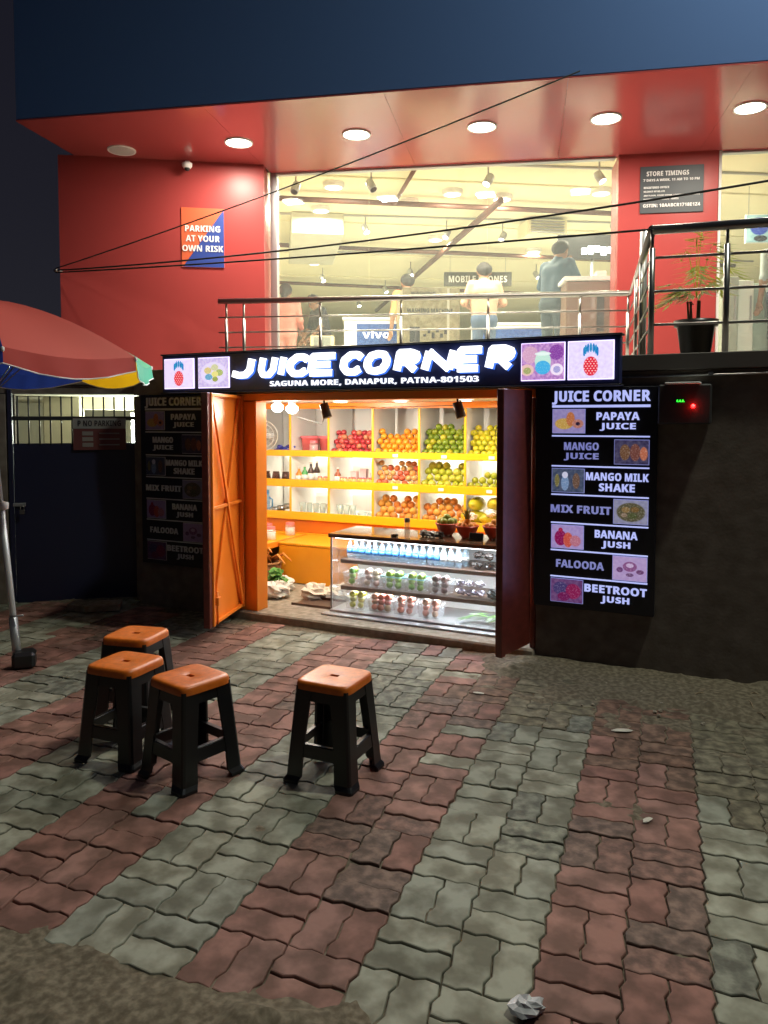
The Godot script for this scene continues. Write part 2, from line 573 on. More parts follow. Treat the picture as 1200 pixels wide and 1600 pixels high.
func materials() -> void:
	M.figure = mat(Color.WHITE, 0.75)
	M.figure.vertex_color_use_as_albedo = true
	var blotch := noise_tex(3, 0.011, Color(0.70, 0.68, 0.63), Color(1.0, 1.0, 0.98), 1024, 7, FastNoiseLite.TYPE_SIMPLEX_SMOOTH, 2.2)
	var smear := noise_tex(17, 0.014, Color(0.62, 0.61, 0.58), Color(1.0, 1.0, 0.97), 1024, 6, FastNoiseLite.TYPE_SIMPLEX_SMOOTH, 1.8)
	var grit := noise_tex(8, 0.12, Color(0.3, 0.3, 0.3), Color(0.8, 0.8, 0.8), 512, 3)
	var coarse := noise_tex(11, 0.02, Color(0.72, 0.70, 0.66), Color(1, 1, 1), 512, 5)
	M.coarse = coarse
	M.grit = grit
	M.red_pavers = []
	for c in [[0.27, 0.128, 0.108], [0.295, 0.146, 0.124], [0.245, 0.112, 0.094], [0.265, 0.136, 0.118]]:
		M.red_pavers.append(worn(mat(lin(c[0], c[1], c[2]), 0.82), blotch, 2.1, grit, 0.14))
	M.grey_pavers = []
	for c in [[0.275, 0.278, 0.232], [0.305, 0.305, 0.256], [0.24, 0.245, 0.205], [0.265, 0.274, 0.238]]:
		M.grey_pavers.append(worn(mat(lin(c[0], c[1], c[2]), 0.82), blotch, 2.1, grit, 0.14))
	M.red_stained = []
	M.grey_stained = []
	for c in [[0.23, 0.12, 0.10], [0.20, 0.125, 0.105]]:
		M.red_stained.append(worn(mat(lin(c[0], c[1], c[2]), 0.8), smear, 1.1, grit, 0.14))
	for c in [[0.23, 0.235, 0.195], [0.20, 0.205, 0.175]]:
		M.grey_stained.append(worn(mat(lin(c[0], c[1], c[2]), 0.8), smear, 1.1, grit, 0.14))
	M.red_dusty = []
	M.grey_dusty = []
	for c in [[0.205, 0.115, 0.085], [0.22, 0.13, 0.10]]: M.red_dusty.append(worn(mat(lin(c[0], c[1], c[2]), 0.9), smear, 1.3, grit, 0.14))
	for c in [[0.20, 0.175, 0.125], [0.22, 0.195, 0.145]]: M.grey_dusty.append(worn(mat(lin(c[0], c[1], c[2]), 0.9), smear, 1.3, grit, 0.14))
	M.soil = worn(mat(lin(0.19, 0.158, 0.112), 0.95), noise_tex(51, 0.03, Color(0.66, 0.64, 0.60), Color(1, 1, 1), 1024, 7, FastNoiseLite.TYPE_SIMPLEX_SMOOTH, 1.8), 1.3, grit, 0.25)
	M.ground = worn(mat(lin(0.11, 0.09, 0.07), 0.95), coarse, 2.3)
	M.red_clad = mat(lin(0.37, 0.064, 0.064), 0.18, 0.0, 0.75)
	M.red_wall = mat(lin(0.36, 0.052, 0.050), 0.38, 0.0, 0.4)
	M.blue_clad = mat(lin(0.068, 0.13, 0.31), 0.7, 0.0, 0.25)
	M.steel = mat(lin(0.34, 0.34, 0.33), 0.3, 1.0)
	M.alu = mat(lin(0.42, 0.43, 0.44), 0.4, 0.7)
	M.glass = clear(Color(0.9, 0.96, 0.94), 0.06, 0.0)
	M.cream = mat(lin(0.80, 0.76, 0.54), 0.85)
	M.tile = mat(lin(0.68, 0.66, 0.6), 0.3)
	M.pipe = mat(lin(0.11, 0.045, 0.03), 0.5)
	M.white = mat(lin(0.78, 0.78, 0.76), 0.5)
	M.dark = mat(lin(0.02, 0.021, 0.024), 0.45)
	M.black = mat(lin(0.012, 0.012, 0.013), 0.32)
	M.navy = mat(lin(0.012, 0.014, 0.040), 0.4)
	M.wall_dark = worn(mat(lin(0.21, 0.175, 0.15), 0.85), coarse, 1.4, grit, 0.12)
	M.concrete = worn(mat(lin(0.38, 0.33, 0.27), 0.9), coarse, 0.8, grit, 0.25)
	M.orange = mat(lin(0.80, 0.235, 0.018), 0.33)
	M.orange_board = mat(lin(0.86, 0.43, 0.012), 0.35)
	M.laminate = mat(lin(0.76, 0.75, 0.73), 0.45)
	M.door = mat(lin(0.82, 0.215, 0.022), 0.33)
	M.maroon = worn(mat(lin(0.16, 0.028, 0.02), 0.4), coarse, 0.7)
	M.granite = worn(mat(lin(0.24, 0.15, 0.105), 0.08), noise_tex(21, 0.15, Color(0.3, 0.3, 0.3), Color(1, 1, 1), 256, 3), 0.25)
	M.wood_dark = mat(lin(0.11, 0.062, 0.042), 0.4)
	M.clear_plastic = clear(Color(0.93, 0.97, 1.0), 0.14, 0.08)
	M.rubber = mat(lin(0.012, 0.012, 0.012), 0.7)
	M.disc = glow(Color(1.0, 0.97, 0.9), 7.0)
	M.sign_white = glow(Color(0.94, 0.96, 1.0), 1.5)
	M.print_white = mat(lin(0.72, 0.72, 0.72), 0.5)

# ---------------------------------------------------------------- ground
func soil_height(x: float, z: float, n: FastNoiseLite) -> float:
	var p := x * 0.342 - z * 0.94
	var q := x * 0.94 + z * 0.342
	var kx := (Vector3(x, 0, z) - KO).dot(Vector3(0.897, 0, 0.4415))
	var kz := (Vector3(x, 0, z) - KO).dot(Vector3(-0.4415, 0, 0.897))
	var big := n.get_noise_2d(x * 60, z * 60)
	var fine := n.get_noise_2d(x * 420 + 90, z * 420)
	var s := 0.0
	s += smoothstep(1.93, 1.65, p + big * 0.16 + smoothstep(-1.2, 0.6, q) * 0.14) * 1.5
	s += smoothstep(1.9, 2.5, kx) * (smoothstep(1.5, 0.7, kz + big * 0.6 - smoothstep(2.8, 4.0, kx) * 0.35) * 0.52 + smoothstep(0.52, 0.15, kz + big * 0.5 - smoothstep(2.8, 3.8, kx) * 0.2) * 1.3)
	s += smoothstep(-0.9, -1.5, kx) * smoothstep(0.75, 0.1, kz + big * 0.4) * 1.2
	s += 0.72 * exp(-(pow(x - 0.98, 2) * 18.0 + pow(z + 3.05, 2) * 26.0)) * (0.9 + big)
	s += 0.5 * smoothstep(0.35, 0.62, n.get_noise_2d(x * 110 + 500, z * 110)) 
	var lump := n.get_noise_2d(x * 190 + 33, z * 190)
	var clod := n.get_noise_2d(x * 900 + 7, z * 900)
	return -0.013 + s * 0.017 + fine * 0.0045 + big * 0.002 + minf(s, 1.3) * (lump * 0.005 + clod * 0.003 + maxf(lump - 0.26, 0.0) * 0.05)

func ground_and_paving() -> void:
	var n := FastNoiseLite.new()
	n.seed = 5
	n.frequency = 0.02
	n.fractal_octaves = 4
	var g := part(self, "ground", bx(Vector3(300, 0.1, 300), 0.01), M.ground, Vector3(0, -0.13, -20))
	structure(g, "bare dark ground around the paved forecourt")
	var v := PackedVector3Array()
	var st := 0.026
	var nx := int(8.6 / st)
	var nz := int(7.4 / st)
	var hs := PackedFloat32Array()
	for j in nz + 1:
		for i in nx + 1:
			hs.append(soil_height(-4.6 + i * st, -8.2 + j * st, n))
	for j in nz:
		for i in nx:
			var a := j * (nx + 1) + i
			var x := -4.6 + i * st
			var z := -8.2 + j * st
			quad(v, Vector3(x, hs[a], z), Vector3(x + st, hs[a + 1], z), Vector3(x + st, hs[a + nx + 2], z + st), Vector3(x, hs[a + nx + 1], z + st))
	var soil := part(self, "soil", surf(v, true), M.soil)
	structure(soil, "brown soil drifted over the edges of the paving")
	# zigzag pavers in a basket weave, stripes two modules wide
	var half := 0.121
	var mod := 0.242
	var shapes := []
	for kind in 2:
		var poly := PackedVector2Array()
		var su := 2 if kind == 0 else 1
		var sv := 1 if kind == 0 else 2
		var zz := [Vector2(0, 0), Vector2(0.36, 1), Vector2(0.64, -1)]
		var am := 0.0068
		for i in su:
			for t in zz: poly.append(Vector2((i + t.x) * half, t.y * am))
		for i in sv:
			for t in zz: poly.append(Vector2(su * half + t.y * am, (i + t.x) * half))
		for i in su:
			for t in zz: poly.append(Vector2((su - i - t.x) * half, sv * half - t.y * am))
		for i in sv:
			for t in zz: poly.append(Vector2(-t.y * am, (sv - i - t.x) * half))
		var size := Vector2(su, sv) * half
		var rings := []
		for r in [[0.0028, -0.035], [0.0028, -0.0045], [0.0045, -0.0012], [0.0078, 0.0]]:
			var ring := PackedVector2Array()
			for q in poly:
				var d := q - size / 2
				ring.append(d * (Vector2.ONE - Vector2(2.0, 2.5) * r[0] / size) if r[0] < 0.004 else d * (Vector2.ONE - (Vector2(2.0, 2.0) * r[0] + Vector2(0, 0.0015)) / size))
			rings.append([ring, r[1]])
		var pv := PackedVector3Array()
		for i in 3:
			for k in poly.size():
				var m := (k + 1) % poly.size()
				var a: Vector2 = rings[i][0][k]
				var b: Vector2 = rings[i][0][m]
				var c: Vector2 = rings[i + 1][0][m]
				var d: Vector2 = rings[i + 1][0][k]
				quad(pv, Vector3(a.x, rings[i][1], a.y), Vector3(b.x, rings[i][1], b.y), Vector3(c.x, rings[i + 1][1], c.y), Vector3(d.x, rings[i + 1][1], d.y))
		var tr := Geometry2D.triangulate_polygon(rings[3][0])
		for t in tr:
			var w: Vector2 = rings[3][0][t]
			pv.append(Vector3(w.x, 0, w.y))
		shapes.append([surf(pv, false), size])
	var pave := Node3D.new()
	pave.name = "pavement"
	pave.rotation_degrees.y = -20.0
	add_child(pave)
	structure(pave, "red and grey striped zigzag block paving")
	var dirt := FastNoiseLite.new()
	dirt.seed = 44
	dirt.frequency = 0.75
	dirt.fractal_octaves = 3
	var list := []
	for i in range(-24, 13):
		for j in range(0, 30):
			var vert := (i + j) % 2 == 0
			for h in 2:
				var q := 0.16 + mod * i + (half * (h + 0.5) if vert else half)
				var p := 1.785 + mod * j + (half if vert else half * (h + 0.5))
				var w := Vector3(cos(deg_to_rad(20.0)), 0, sin(deg_to_rad(20.0))) * q + Vector3(sin(deg_to_rad(20.0)), 0, -cos(deg_to_rad(20.0))) * p
				var kz := (w - KO).dot(Vector3(-0.4415, 0, 0.897))
				var kx := (w - KO).dot(Vector3(0.897, 0, 0.4415))
				if kz < (0.12 if kx > -1.1 else -0.5) or w.x < -4.3 or w.x > 3.7: continue
				var red := posmod(floori(i / 2.0), 2) == 1
				var dn := dirt.get_noise_2d(w.x, w.z)
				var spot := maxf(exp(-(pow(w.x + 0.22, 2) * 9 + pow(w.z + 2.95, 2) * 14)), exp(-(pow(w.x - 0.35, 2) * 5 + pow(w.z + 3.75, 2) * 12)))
				var dusty := smoothstep(1.9, 2.5, kx) * smoothstep(1.55, 0.75, kz + dn * 0.5 - smoothstep(2.8, 4.0, kx) * 0.35) > 0.5
				var tone: Array = M.red_pavers if red else M.grey_pavers
				if dusty: tone = M.red_dusty if red else M.grey_dusty
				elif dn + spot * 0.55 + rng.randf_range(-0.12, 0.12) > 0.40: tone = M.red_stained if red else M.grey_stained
				# old replacements: odd grey or red stones inside the stripes
				elif rng.randf() < (0.16 if w.x > -0.1 and w.x < 0.75 and w.z < -3.5 else 0.01): tone = M.grey_pavers if red else M.red_pavers
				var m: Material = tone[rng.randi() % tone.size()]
				var depth := -w.z
				var seen := absf(w.x / depth) < 0.53 and depth > 1.9
				var tilt := Vector3(rng.randf_range(-0.5, 0.5), rng.randf_range(-0.7, 0.7), rng.randf_range(-0.5, 0.5))
				var y := rng.randf_range(-0.0025, 0.002) - (0.004 if rng.randf() < 0.08 else 0.0)
				list.append([(0.0 if seen else 100.0) + depth, 0 if not vert else 1, Vector3(q, y, -p), tilt, m])
	list.sort_custom(func(a, b): return a[0] < b[0])
	var rest := {}
	for i in list.size():
		var e: Array = list[i]
		if i < 300:
			part(pave, "paver", shapes[e[1]][0], e[4], e[2], e[3])
		else:
			if not rest.has(e[4]): rest[e[4]] = []
			rest[e[4]].append(e)
	var far := ArrayMesh.new()
	for m in rest:
		var tool := SurfaceTool.new()
		tool.begin(Mesh.PRIMITIVE_TRIANGLES)
		for e in rest[m]:
			var b := Basis.from_euler(Vector3(deg_to_rad(e[3].x), deg_to_rad(e[3].y), deg_to_rad(e[3].z)))
			tool.append_from(shapes[e[1]][0], 0, Transform3D(b, e[2]))
		tool.set_material(m)
		tool.commit(far)
	var fo := MeshInstance3D.new()
	fo.name = "far_pavers"
	fo.mesh = far
	pave.add_child(fo)
	fo.set_meta("kind", "stuff")

# ---------------------------------------------------------------- the store above
const FLOOR := 2.05
const SOFFIT := 4.24

func store_shell() -> void:
	var s := thing("store_building", "red clad electronics store with blue fascia above the kiosk", "building")
	# fascia over the soffit edge
	var fa := Vector3(-3.25, 0, -6.926)
	var fd := Vector3(0.9836, 0, 0.1804)
	var fn := Vector3(-0.1804, 0, 0.9836)
	var fascia := part(s, "fascia", bx(Vector3(9.5, 3.2, 0.25), 0.006), M.blue_clad, fa + fd * 4.75 - fn * 0.125 + Vector3(0, SOFFIT + 1.6, 0), Vector3(0, -10.4, 0))
	tag(fascia, "tall blue fascia band over the red soffit")
	# soffit under the overhang
	var ts := [0.0, 1.75, 3.3, 4.75, 6.1, 7.4, 9.5]
	var wo := Vector3(-1.167, 0, -8.405)
	var wd2 := Vector3(0.989, 0, 0.1478)
	for i in 6:
		var ends := []
		for e in [ts[i] + 0.001, ts[i + 1] - 0.001]:
			var p: Vector3 = fa + fd * e + fn * 0.001
			var depth := 1.62
			if i > 0:
				var nrm := Vector3(-wd2.z, 0, wd2.x)
				depth = (p - wo).dot(nrm) / fn.dot(nrm)
			ends.append([p, p - fn * depth])
		part(s, "soffit_panel", slab(PackedVector2Array([Vector2(ends[0][0].x, ends[0][0].z), Vector2(ends[1][0].x, ends[1][0].z), Vector2(ends[1][1].x, ends[1][1].z), Vector2(ends[0][1].x, ends[0][1].z)]), SOFFIT - 0.014, SOFFIT - 0.002), M.red_clad)
	# projecting red wall beside the window
	var wl := slab(PackedVector2Array([Vector2(-3.241, -7.775), Vector2(-1.243, -8.08), Vector2(-1.243, -8.6), Vector2(-3.241, -8.6)]), FLOOR - 0.004, SOFFIT - 0.015)
	part(s, "red_wall", wl, M.red_wall)
	part(s, "side_wall", slab(PackedVector2Array([Vector2(-3.25, -8.602), Vector2(-2.9, -8.602), Vector2(-2.9, -26.0), Vector2(-3.25, -26.0)]), FLOOR, 7.2), M.navy)
	# column between the two windows
	var w0 := Vector3(-1.167, 0, -8.39)
	var ud := Vector3(0.989, 0, 0.1478)
	var un := Vector3(-0.1478, 0, 0.989)
	var col := part(s, "column", bx(Vector3(0.95, SOFFIT - FLOOR, 0.5), 0.008), M.red_wall, w0 + ud * 4.03 - un * 0.17 + Vector3(0, (SOFFIT + FLOOR) / 2, 0), Vector3(0, -8.5, 0))
	tag(col, "red clad column between the two shop windows")
	part(s, "column_edge", bx(Vector3(0.03, SOFFIT - FLOOR - 0.01, 0.46), 0.004), M.white, w0 + ud * 4.521 - un * 0.17 + Vector3(0, (SOFFIT + FLOOR) / 2, 0), Vector3(0, -8.5, 0))
	# glazing, three panes and one beyond the column
	var joints := [0.03, 1.02, 2.26, 3.55]
	for i in 3:
		var wd: float = joints[i + 1] - joints[i] - 0.006
		part(s, "window_pane", bx(Vector3(wd, SOFFIT - FLOOR - 0.06, 0.01), 0.001), M.glass, w0 + ud * ((joints[i] + joints[i + 1]) / 2) + Vector3(0, (SOFFIT + FLOOR) / 2 - 0.02, 0), Vector3(0, -8.5, 0))
	part(s, "window_pane", bx(Vector3(2.4, SOFFIT - FLOOR - 0.06, 0.01), 0.001), M.glass, w0 + ud * 5.75 + Vector3(0, (SOFFIT + FLOOR) / 2 - 0.02, 0), Vector3(0, -8.5, 0))
	part(s, "window_frame", bx(Vector3(0.075, SOFFIT - FLOOR, 0.08), 0.004), M.alu, w0 + ud * -0.01 + Vector3(0, (SOFFIT + FLOOR) / 2, 0), Vector3(0, -8.5, 0))
	part(s, "window_frame", bx(Vector3(3.5, 0.035, 0.07), 0.004), M.alu, w0 + ud * 1.78 + Vector3(0, SOFFIT - 0.018, 0), Vector3(0, -8.5, 0))
	part(s, "window_frame", bx(Vector3(2.4, 0.035, 0.07), 0.004), M.alu, w0 + ud * 5.75 + Vector3(0, SOFFIT - 0.018, 0), Vector3(0, -8.5, 0))
	# floor, ceiling and the far walls of the sales hall
	part(s, "floor", slab(PackedVector2Array([Vector2(-3.3, -7.2), Vector2(9.0, -5.6), Vector2(14, -26), Vector2(-3.3, -26)]), 1.90, FLOOR), M.tile)
	part(s, "ceiling", slab(PackedVector2Array([Vector2(-2.9, -8.45), Vector2(9.0, -6.75), Vector2(14, -26), Vector2(-2.9, -26)]), 4.55, 4.7), M.cream)
	part(s, "ceiling_bulkhead", bx(Vector3(9.6, 0.29, 0.12), 0.004), M.cream, w0 + ud * 3.3 - un * 0.1 + Vector3(0, 4.4, 0), Vector3(0, -8.5, 0))
	span(s, "back_wall", Vector3(-3.2, FLOOR, -25.6), Vector3(14, 4.55, -25.4), M.cream)
	span(s, "inner_wall", Vector3(-2.88, FLOOR, -25.3), Vector3(-2.75, 4.55, -8.7), M.cream)
	span(s, "inner_wall", Vector3(11.5, FLOOR, -25.3), Vector3(11.6, 4.55, -7.0), M.cream)
	span(s, "upper_storey", Vector3(-3.2, 4.72, -26), Vector3(12, 7.4, -7.8), M.navy)
	# downlights under the soffit
	var spots := [Vector3(-1.38, 0, -7.441), Vector3(-0.254, 0, -7.229), Vector3(0.879, 0, -7.044), Vector3(1.939, 0, -6.854), Vector3(3.086, 0, -6.621)]
	var where := ["over the parking notice", "over the left end of the window", "over the middle of the window", "beside the red column", "outermost at the right edge of the soffit"]
	var rim := lathe([Vector2(0.118, 0.0), Vector2(0.132, -0.004), Vector2(0.135, 0.002), Vector2(0.135, 0.012)], 28)
	var disc := lathe([Vector2(0.0, -0.006), Vector2(0.08, -0.006), Vector2(0.118, 0.0)], 28)
	for i in 5:
		var d := thing("downlight", "lit round white downlight in the red soffit " + where[i], "downlight", spots[i] + Vector3(0, SOFFIT - 0.024, 0), 0, "downlights in the red soffit")
		part(d, "rim", rim, M.white)
		part(d, "lamp_disc", disc, M.disc)
		area(d, "downlight_beam", Vector3(0, -0.016, 0), Vector3(-90, 0, 0), Vector2(0.2, 0.2), Color(1.0, 0.96, 0.88), 2.9)
	var off := thing("downlight", "unlit round downlight at the far left of the red soffit", "downlight", Vector3(-2.562, SOFFIT - 0.024, -7.648), 0, "downlights in the red soffit")
	part(off, "rim", rim, M.white)
	part(off, "lamp_disc", disc, mat(lin(0.5, 0.5, 0.48), 0.3))
	# camera dome on the red wall
	var cc := thing("security_camera", "small white dome security camera at the top of the red wall", "camera", Vector3(-1.99, 4.12, -7.93), 8.7)
	part(cc, "bracket", bx(Vector3(0.05, 0.06, 0.05), 0.006), M.white, Vector3(0, 0.06, 0))
	part(cc, "housing", lathe([Vector2(0.0, 0.0), Vector2(0.03, -0.004), Vector2(0.05, 0.02), Vector2(0.052, 0.05), Vector2(0, 0.055)], 18), M.white, Vector3(0, 0.0, 0.06))
	part(cc, "lens", lathe([Vector2(0.0, -0.03), Vector2(0.022, -0.022), Vector2(0.03, 0.0)], 14), M.black, Vector3(0, 0.0, 0.065))
	# notice: parking
	var pk := thing("parking_notice", "square orange and blue parking notice on the red wall", "sign", Vector3(-3.241, 0, -7.775) + Vector3(0.9885, 0, -0.151) * 1.4 + Vector3(0.151, 0, 0.9885) * 0.006 + Vector3(0, 3.456, 0), 8.7)
	part(pk, "board", bx(Vector3(0.43, 0.60, 0.01), 0.002), mat(lin(0.62, 0.12, 0.05), 0.4))
	part(pk, "blue_field", plate(PackedVector2Array([Vector2(-0.2, -0.298), Vector2(0.213, -0.298), Vector2(0.213, 0.29)]), 0.003), mat(lin(0.03, 0.06, 0.28), 0.4), Vector3(0, 0, 0.0075))
	part(pk, "lettering", words("PARKING", 0.35, 0.062, 0.004, 0.2), M.print_white, Vector3(0.0, 0.09, 0.012))
	part(pk, "lettering", words("AT YOUR", 0.34, 0.062, 0.004, 0.2), M.print_white, Vector3(0.0, -0.01, 0.012))
	part(pk, "lettering", words("OWN RISK", 0.41, 0.062, 0.004, 0.2), M.print_white, Vector3(0.0, -0.11, 0.012))
	# notice: opening hours
	var tn := thing("hours_notice", "dark grey opening hours notice on the red column", "sign", w0 + ud * 4.06 + un * 0.09 + Vector3(0, 3.865, 0), -8.5)
	part(tn, "board", bx(Vector3(0.6, 0.455, 0.012), 0.002), mat(lin(0.045, 0.055, 0.065), 0.5))
	for r in [["STORE TIMINGS", -0.04, 0.155, 0.40, 0.045], ["7 DAYS A WEEK. 11 AM TO 10 PM", -0.005, 0.092, 0.53, 0.024], ["REGISTERED OFFICE", -0.145, 0.02, 0.24, 0.019], ["RELIANCE RETAIL LTD", -0.165, -0.018, 0.2, 0.015], ["3RD FLOOR, COURT HOUSE, LOKMANYA TILAK MARG", 0.0, -0.058, 0.53, 0.015], ["DHOBI TALAO, MUMBAI - 400002", -0.1, -0.095, 0.33, 0.017], ["GSTIN: 10AABCR1718E1Z4", 0.0, -0.155, 0.54, 0.033]]:
		part(tn, "lettering", words(r[0], r[3], r[4], 0.003, 0.2), M.print_white, Vector3(r[1], r[2], 0.009))

func store_inside() -> void:
	# round ceiling lamps
	var rim := lathe([Vector2(0.10, -0.012), Vector2(0.125, -0.012), Vector2(0.135, 0.0), Vector2(0.135, 0.05)], 22)
	var disc := lathe([Vector2(0.0, -0.014), Vector2(0.07, -0.014), Vector2(0.1, -0.01)], 22)
	var spots := [[-0.63, -9.77], [-0.88, -10.86], [0.34, -10.51], [0.88, -10.07], [1.56, -10.3], [2.79, -10.04], [3.9, -9.4], [0.83, -12.6], [4.6, -11.5], [-1.3, -14.5], [2.6, -13.5], [1.2, -17.5], [4.6, -17.0]]
	var near := ["nearest the left window edge", "second from the left window edge", "hung before the long sprinkler pipe", "square framed one above the cartons", "where the two pipes cross", "behind the upper right corner of the window", "right of the red column", "above the phones sign", "far right of the hall", "above the woman in pink", "above the man in the blue shirt", "deep in the hall", "deepest at the right"]
	for i in spots.size():
		var d := thing("ceiling_lamp", "round lit lamp on the store ceiling, " + near[i], "ceiling lamp", Vector3(spots[i][0], 4.5, spots[i][1]), 0, "round lamps on the store ceiling")
		part(d, "rim", rim, M.white)
		part(d, "lamp_disc", disc, M.disc)
		area(d, "ceiling_lamp_beam", Vector3(0, -0.03, 0), Vector3(-90, 0, 0), Vector2(0.2, 0.2), Color(0.98, 0.96, 0.84), 4.3)
	# track spotlights
	var tracks := [[-0.27, -11.29, 1, "left of the carton in the middle row"], [0.93, -11.59, 1, "touching the diagonal pipe"], [1.79, -11.75, 1, "above the cream shirted man"], [-1.52, -13.07, 1, "above the woman in pink"], [0.03, -16.5, 1, "low behind the orange shirt"], [3.75, -18.0, 1, "deep behind the blue shirt"], [-1.05, -9.3, 0, "at the top left of the window"], [-0.15, -9.2, 0, "second along the window top"], [1.2, -9.0, 1, "over the middle of the window top"], [2.45, -8.9, 1, "at the top right of the window"], [3.6, -12.5, 1, "seen beyond the red column"], [-1.2, -15.2, 1, "above the black shirted salesman"], [0.5, -14.6, 1, "left of the phones sign"], [2.9, -14.8, 1, "right of the phones sign"], [3.3, -11.2, 1, "above the bright wall display"], [1.1, -19.0, 1, "deep behind the phones sign"], [-0.6, -18.5, 1, "deep above the blue phone counter"]]
	var can := lathe([Vector2(0.0, 0.07), Vector2(0.045, 0.07), Vector2(0.05, 0.05), Vector2(0.05, -0.07), Vector2(0.042, -0.07)], 14)
	var eye := lathe([Vector2(0.0, -0.062), Vector2(0.044, -0.062)], 14)
	var bulb_mat := glow(Color(1.0, 0.97, 0.9), 9.0)
	for t in tracks:
		var o := thing("track_spotlight", ("grey lit track spotlight " if t[2] else "grey unlit track spotlight ") + t[3], "spotlight", Vector3(t[0], 4.36, t[1]), 0, "track spotlights in the store")
		part(o, "arm", tube([Vector3(0, 0.19, 0), Vector3(0, 0.05, 0)], 0.011, 6), M.alu)
		var c := part(o, "can", can, M.alu, Vector3(0, -0.02, 0.03), Vector3(-35, rng.randf_range(-50, 50), 0))
		if t[2]: part(c, "bulb", eye, bulb_mat)
	# sprinkler pipes, conduits and ducts
	var pipes := [[Vector3(-1.6, 4.44, -10.0), Vector3(4.5, 4.44, -11.0), 0.036, "long horizontal sprinkler pipe nearest the window"], [Vector3(-2.2, 4.44, -12.6), Vector3(6.5, 4.44, -14.4), 0.036, "second horizontal sprinkler pipe under the ceiling"], [Vector3(-2.4, 4.44, -16.1), Vector3(7.5, 4.44, -18.6), 0.035, "far horizontal sprinkler pipe deep in the hall"], [Vector3(1.5, 4.40, -10.0), Vector3(-0.2, 4.40, -20.0), 0.045, "diagonal sprinkler pipe running back through the hall"], [Vector3(0.36, 4.42, -8.75), Vector3(0.13, 4.42, -10.25), 0.026, "short branch of sprinkler pipe above the cartons"]]
	for p in pipes:
		solo("sprinkler_pipe", tube([p[0], p[1]], p[2], 8), M.pipe, Vector3.ZERO, "brown " + p[3], "pipe", "sprinkler pipes in the store")
	for i in 4:
		var z := -9.6 - i * 2.2
		var b := solo("ceiling_beam", bx(Vector3(14, 0.03, 0.1), 0.006), M.cream, Vector3(4.0, 4.54, z - 0.55), "cream painted ceiling beam, number %s from the window" % ["one", "two", "three", "four"][i], "beam", "cream beams across the store ceiling", Vector3(0, 9.0, 0))
		b.rotation_degrees.y = 8.0
	for i in 3:
		solo("lighting_track", bx(Vector3(9.0, 0.025, 0.03), 0.003), M.alu, Vector3(2.4, 4.535, [-9.15, -11.55, -14.0][i]), "thin grey lighting track under the store ceiling, %s row" % ["front", "middle", "rear"][i], "lighting track", "lighting tracks", Vector3(0, 6, 0))
	var duct := solo("air_duct", bx(Vector3(0.75, 0.3, 2.2), 0.01), mat(lin(0.55, 0.55, 0.45), 0.5), Vector3(-1.1, 4.39, -12.2), "boxy cream air duct by the left end of the window", "duct")
	duct.rotation_degrees.y = 8
	var ac := thing("air_vent_unit", "square cream air outlet with slats beside the column", "air outlet", Vector3(2.35, 4.40, -11.6), 8.0)
	part(ac, "casing", bx(Vector3(0.6, 0.22, 0.5), 0.01), M.cream)
	for i in 5: part(ac, "slat", bx(Vector3(0.5, 0.014, 0.03), 0.002), M.alu, Vector3(0, -0.08 + i * 0.04, 0.262))
	# hanging sign
	var mp := thing("hanging_sign", "dark hanging sign for mobile phones over the counters", "sign", Vector3(1.69, 4.12, -14.0), 0)
	part(mp, "board", bx(Vector3(1.22, 0.25, 0.04), 0.004), mat(lin(0.06, 0.055, 0.045), 0.5))
	part(mp, "lettering", words("MOBILE PHONES", 1.05, 0.115, 0.006, 0.2), M.print_white, Vector3(0, 0, 0.024))
	for s in [-0.5, 0.5]: part(mp, "wire", tube([Vector3(s, 0.12, 0), Vector3(s, 0.42, 0)], 0.004, 5), M.alu)
	# cartons
	var kraft := worn(mat(lin(0.36, 0.33, 0.20), 0.8), M.coarse, 1.0)
	var box := thing("washing_machine_carton", "tall tan washing machine carton standing by the window", "carton", Vector3(0.53, FLOOR, -9.45), 6.0)
	part(box, "carton_body", bx(Vector3(0.68, 1.1, 0.6), 0.008), kraft, Vector3(0, 0.55, 0))
	part(box, "packing_tape", bx(Vector3(0.03, 1.104, 0.604), 0.001), mat(lin(0.5, 0.48, 0.36), 0.2), Vector3(0.2, 0.55, 0))
	part(box, "lettering", words("WASHING MACHINE", 0.55, 0.05, 0.004, 0.2), M.dark, Vector3(-0.02, 0.83, 0.302))
	part(box, "lettering", words("WASHING", 0.3, 0.04, 0.004, 0.2), M.dark, Vector3(-0.1, 1.03, 0.302))
	part(box, "printed_label", bx(Vector3(0.12, 0.18, 0.004), 0.001), M.dark, Vector3(-0.2, 0.55, 0.302))
	for i in 6: part(box, "printed_mark", bx(Vector3(0.035, 0.03 + 0.02 * (i % 3), 0.004), 0.001), M.dark, Vector3(-0.08 + i * 0.05, 0.54 + 0.05 * (i % 2), 0.302))
	var desk := thing("wooden_podium", "brown wooden podium with white top beside the blue shirted man", "podium", Vector3(2.33, FLOOR, -8.95), -4.0)
	part(desk, "cabinet", bx(Vector3(0.52, 1.1, 0.45), 0.008), mat(lin(0.17, 0.095, 0.06), 0.45), Vector3(0, 0.55, 0))
	part(desk, "top", bx(Vector3(0.58, 0.05, 0.5), 0.008), M.white, Vector3(0, 1.13, 0))
	part(desk, "cable_panel", bx(Vector3(0.08, 0.42, 0.01), 0.003), M.dark, Vector3(0.12, 0.75, 0.23))
	var till := thing("desk_printer", "small white printer on the wooden podium", "printer", Vector3(2.5, FLOOR + 1.155, -8.98), -4.0)
	part(till, "casing", bx(Vector3(0.13, 0.1, 0.13), 0.015), M.white, Vector3(0, 0.05, 0))
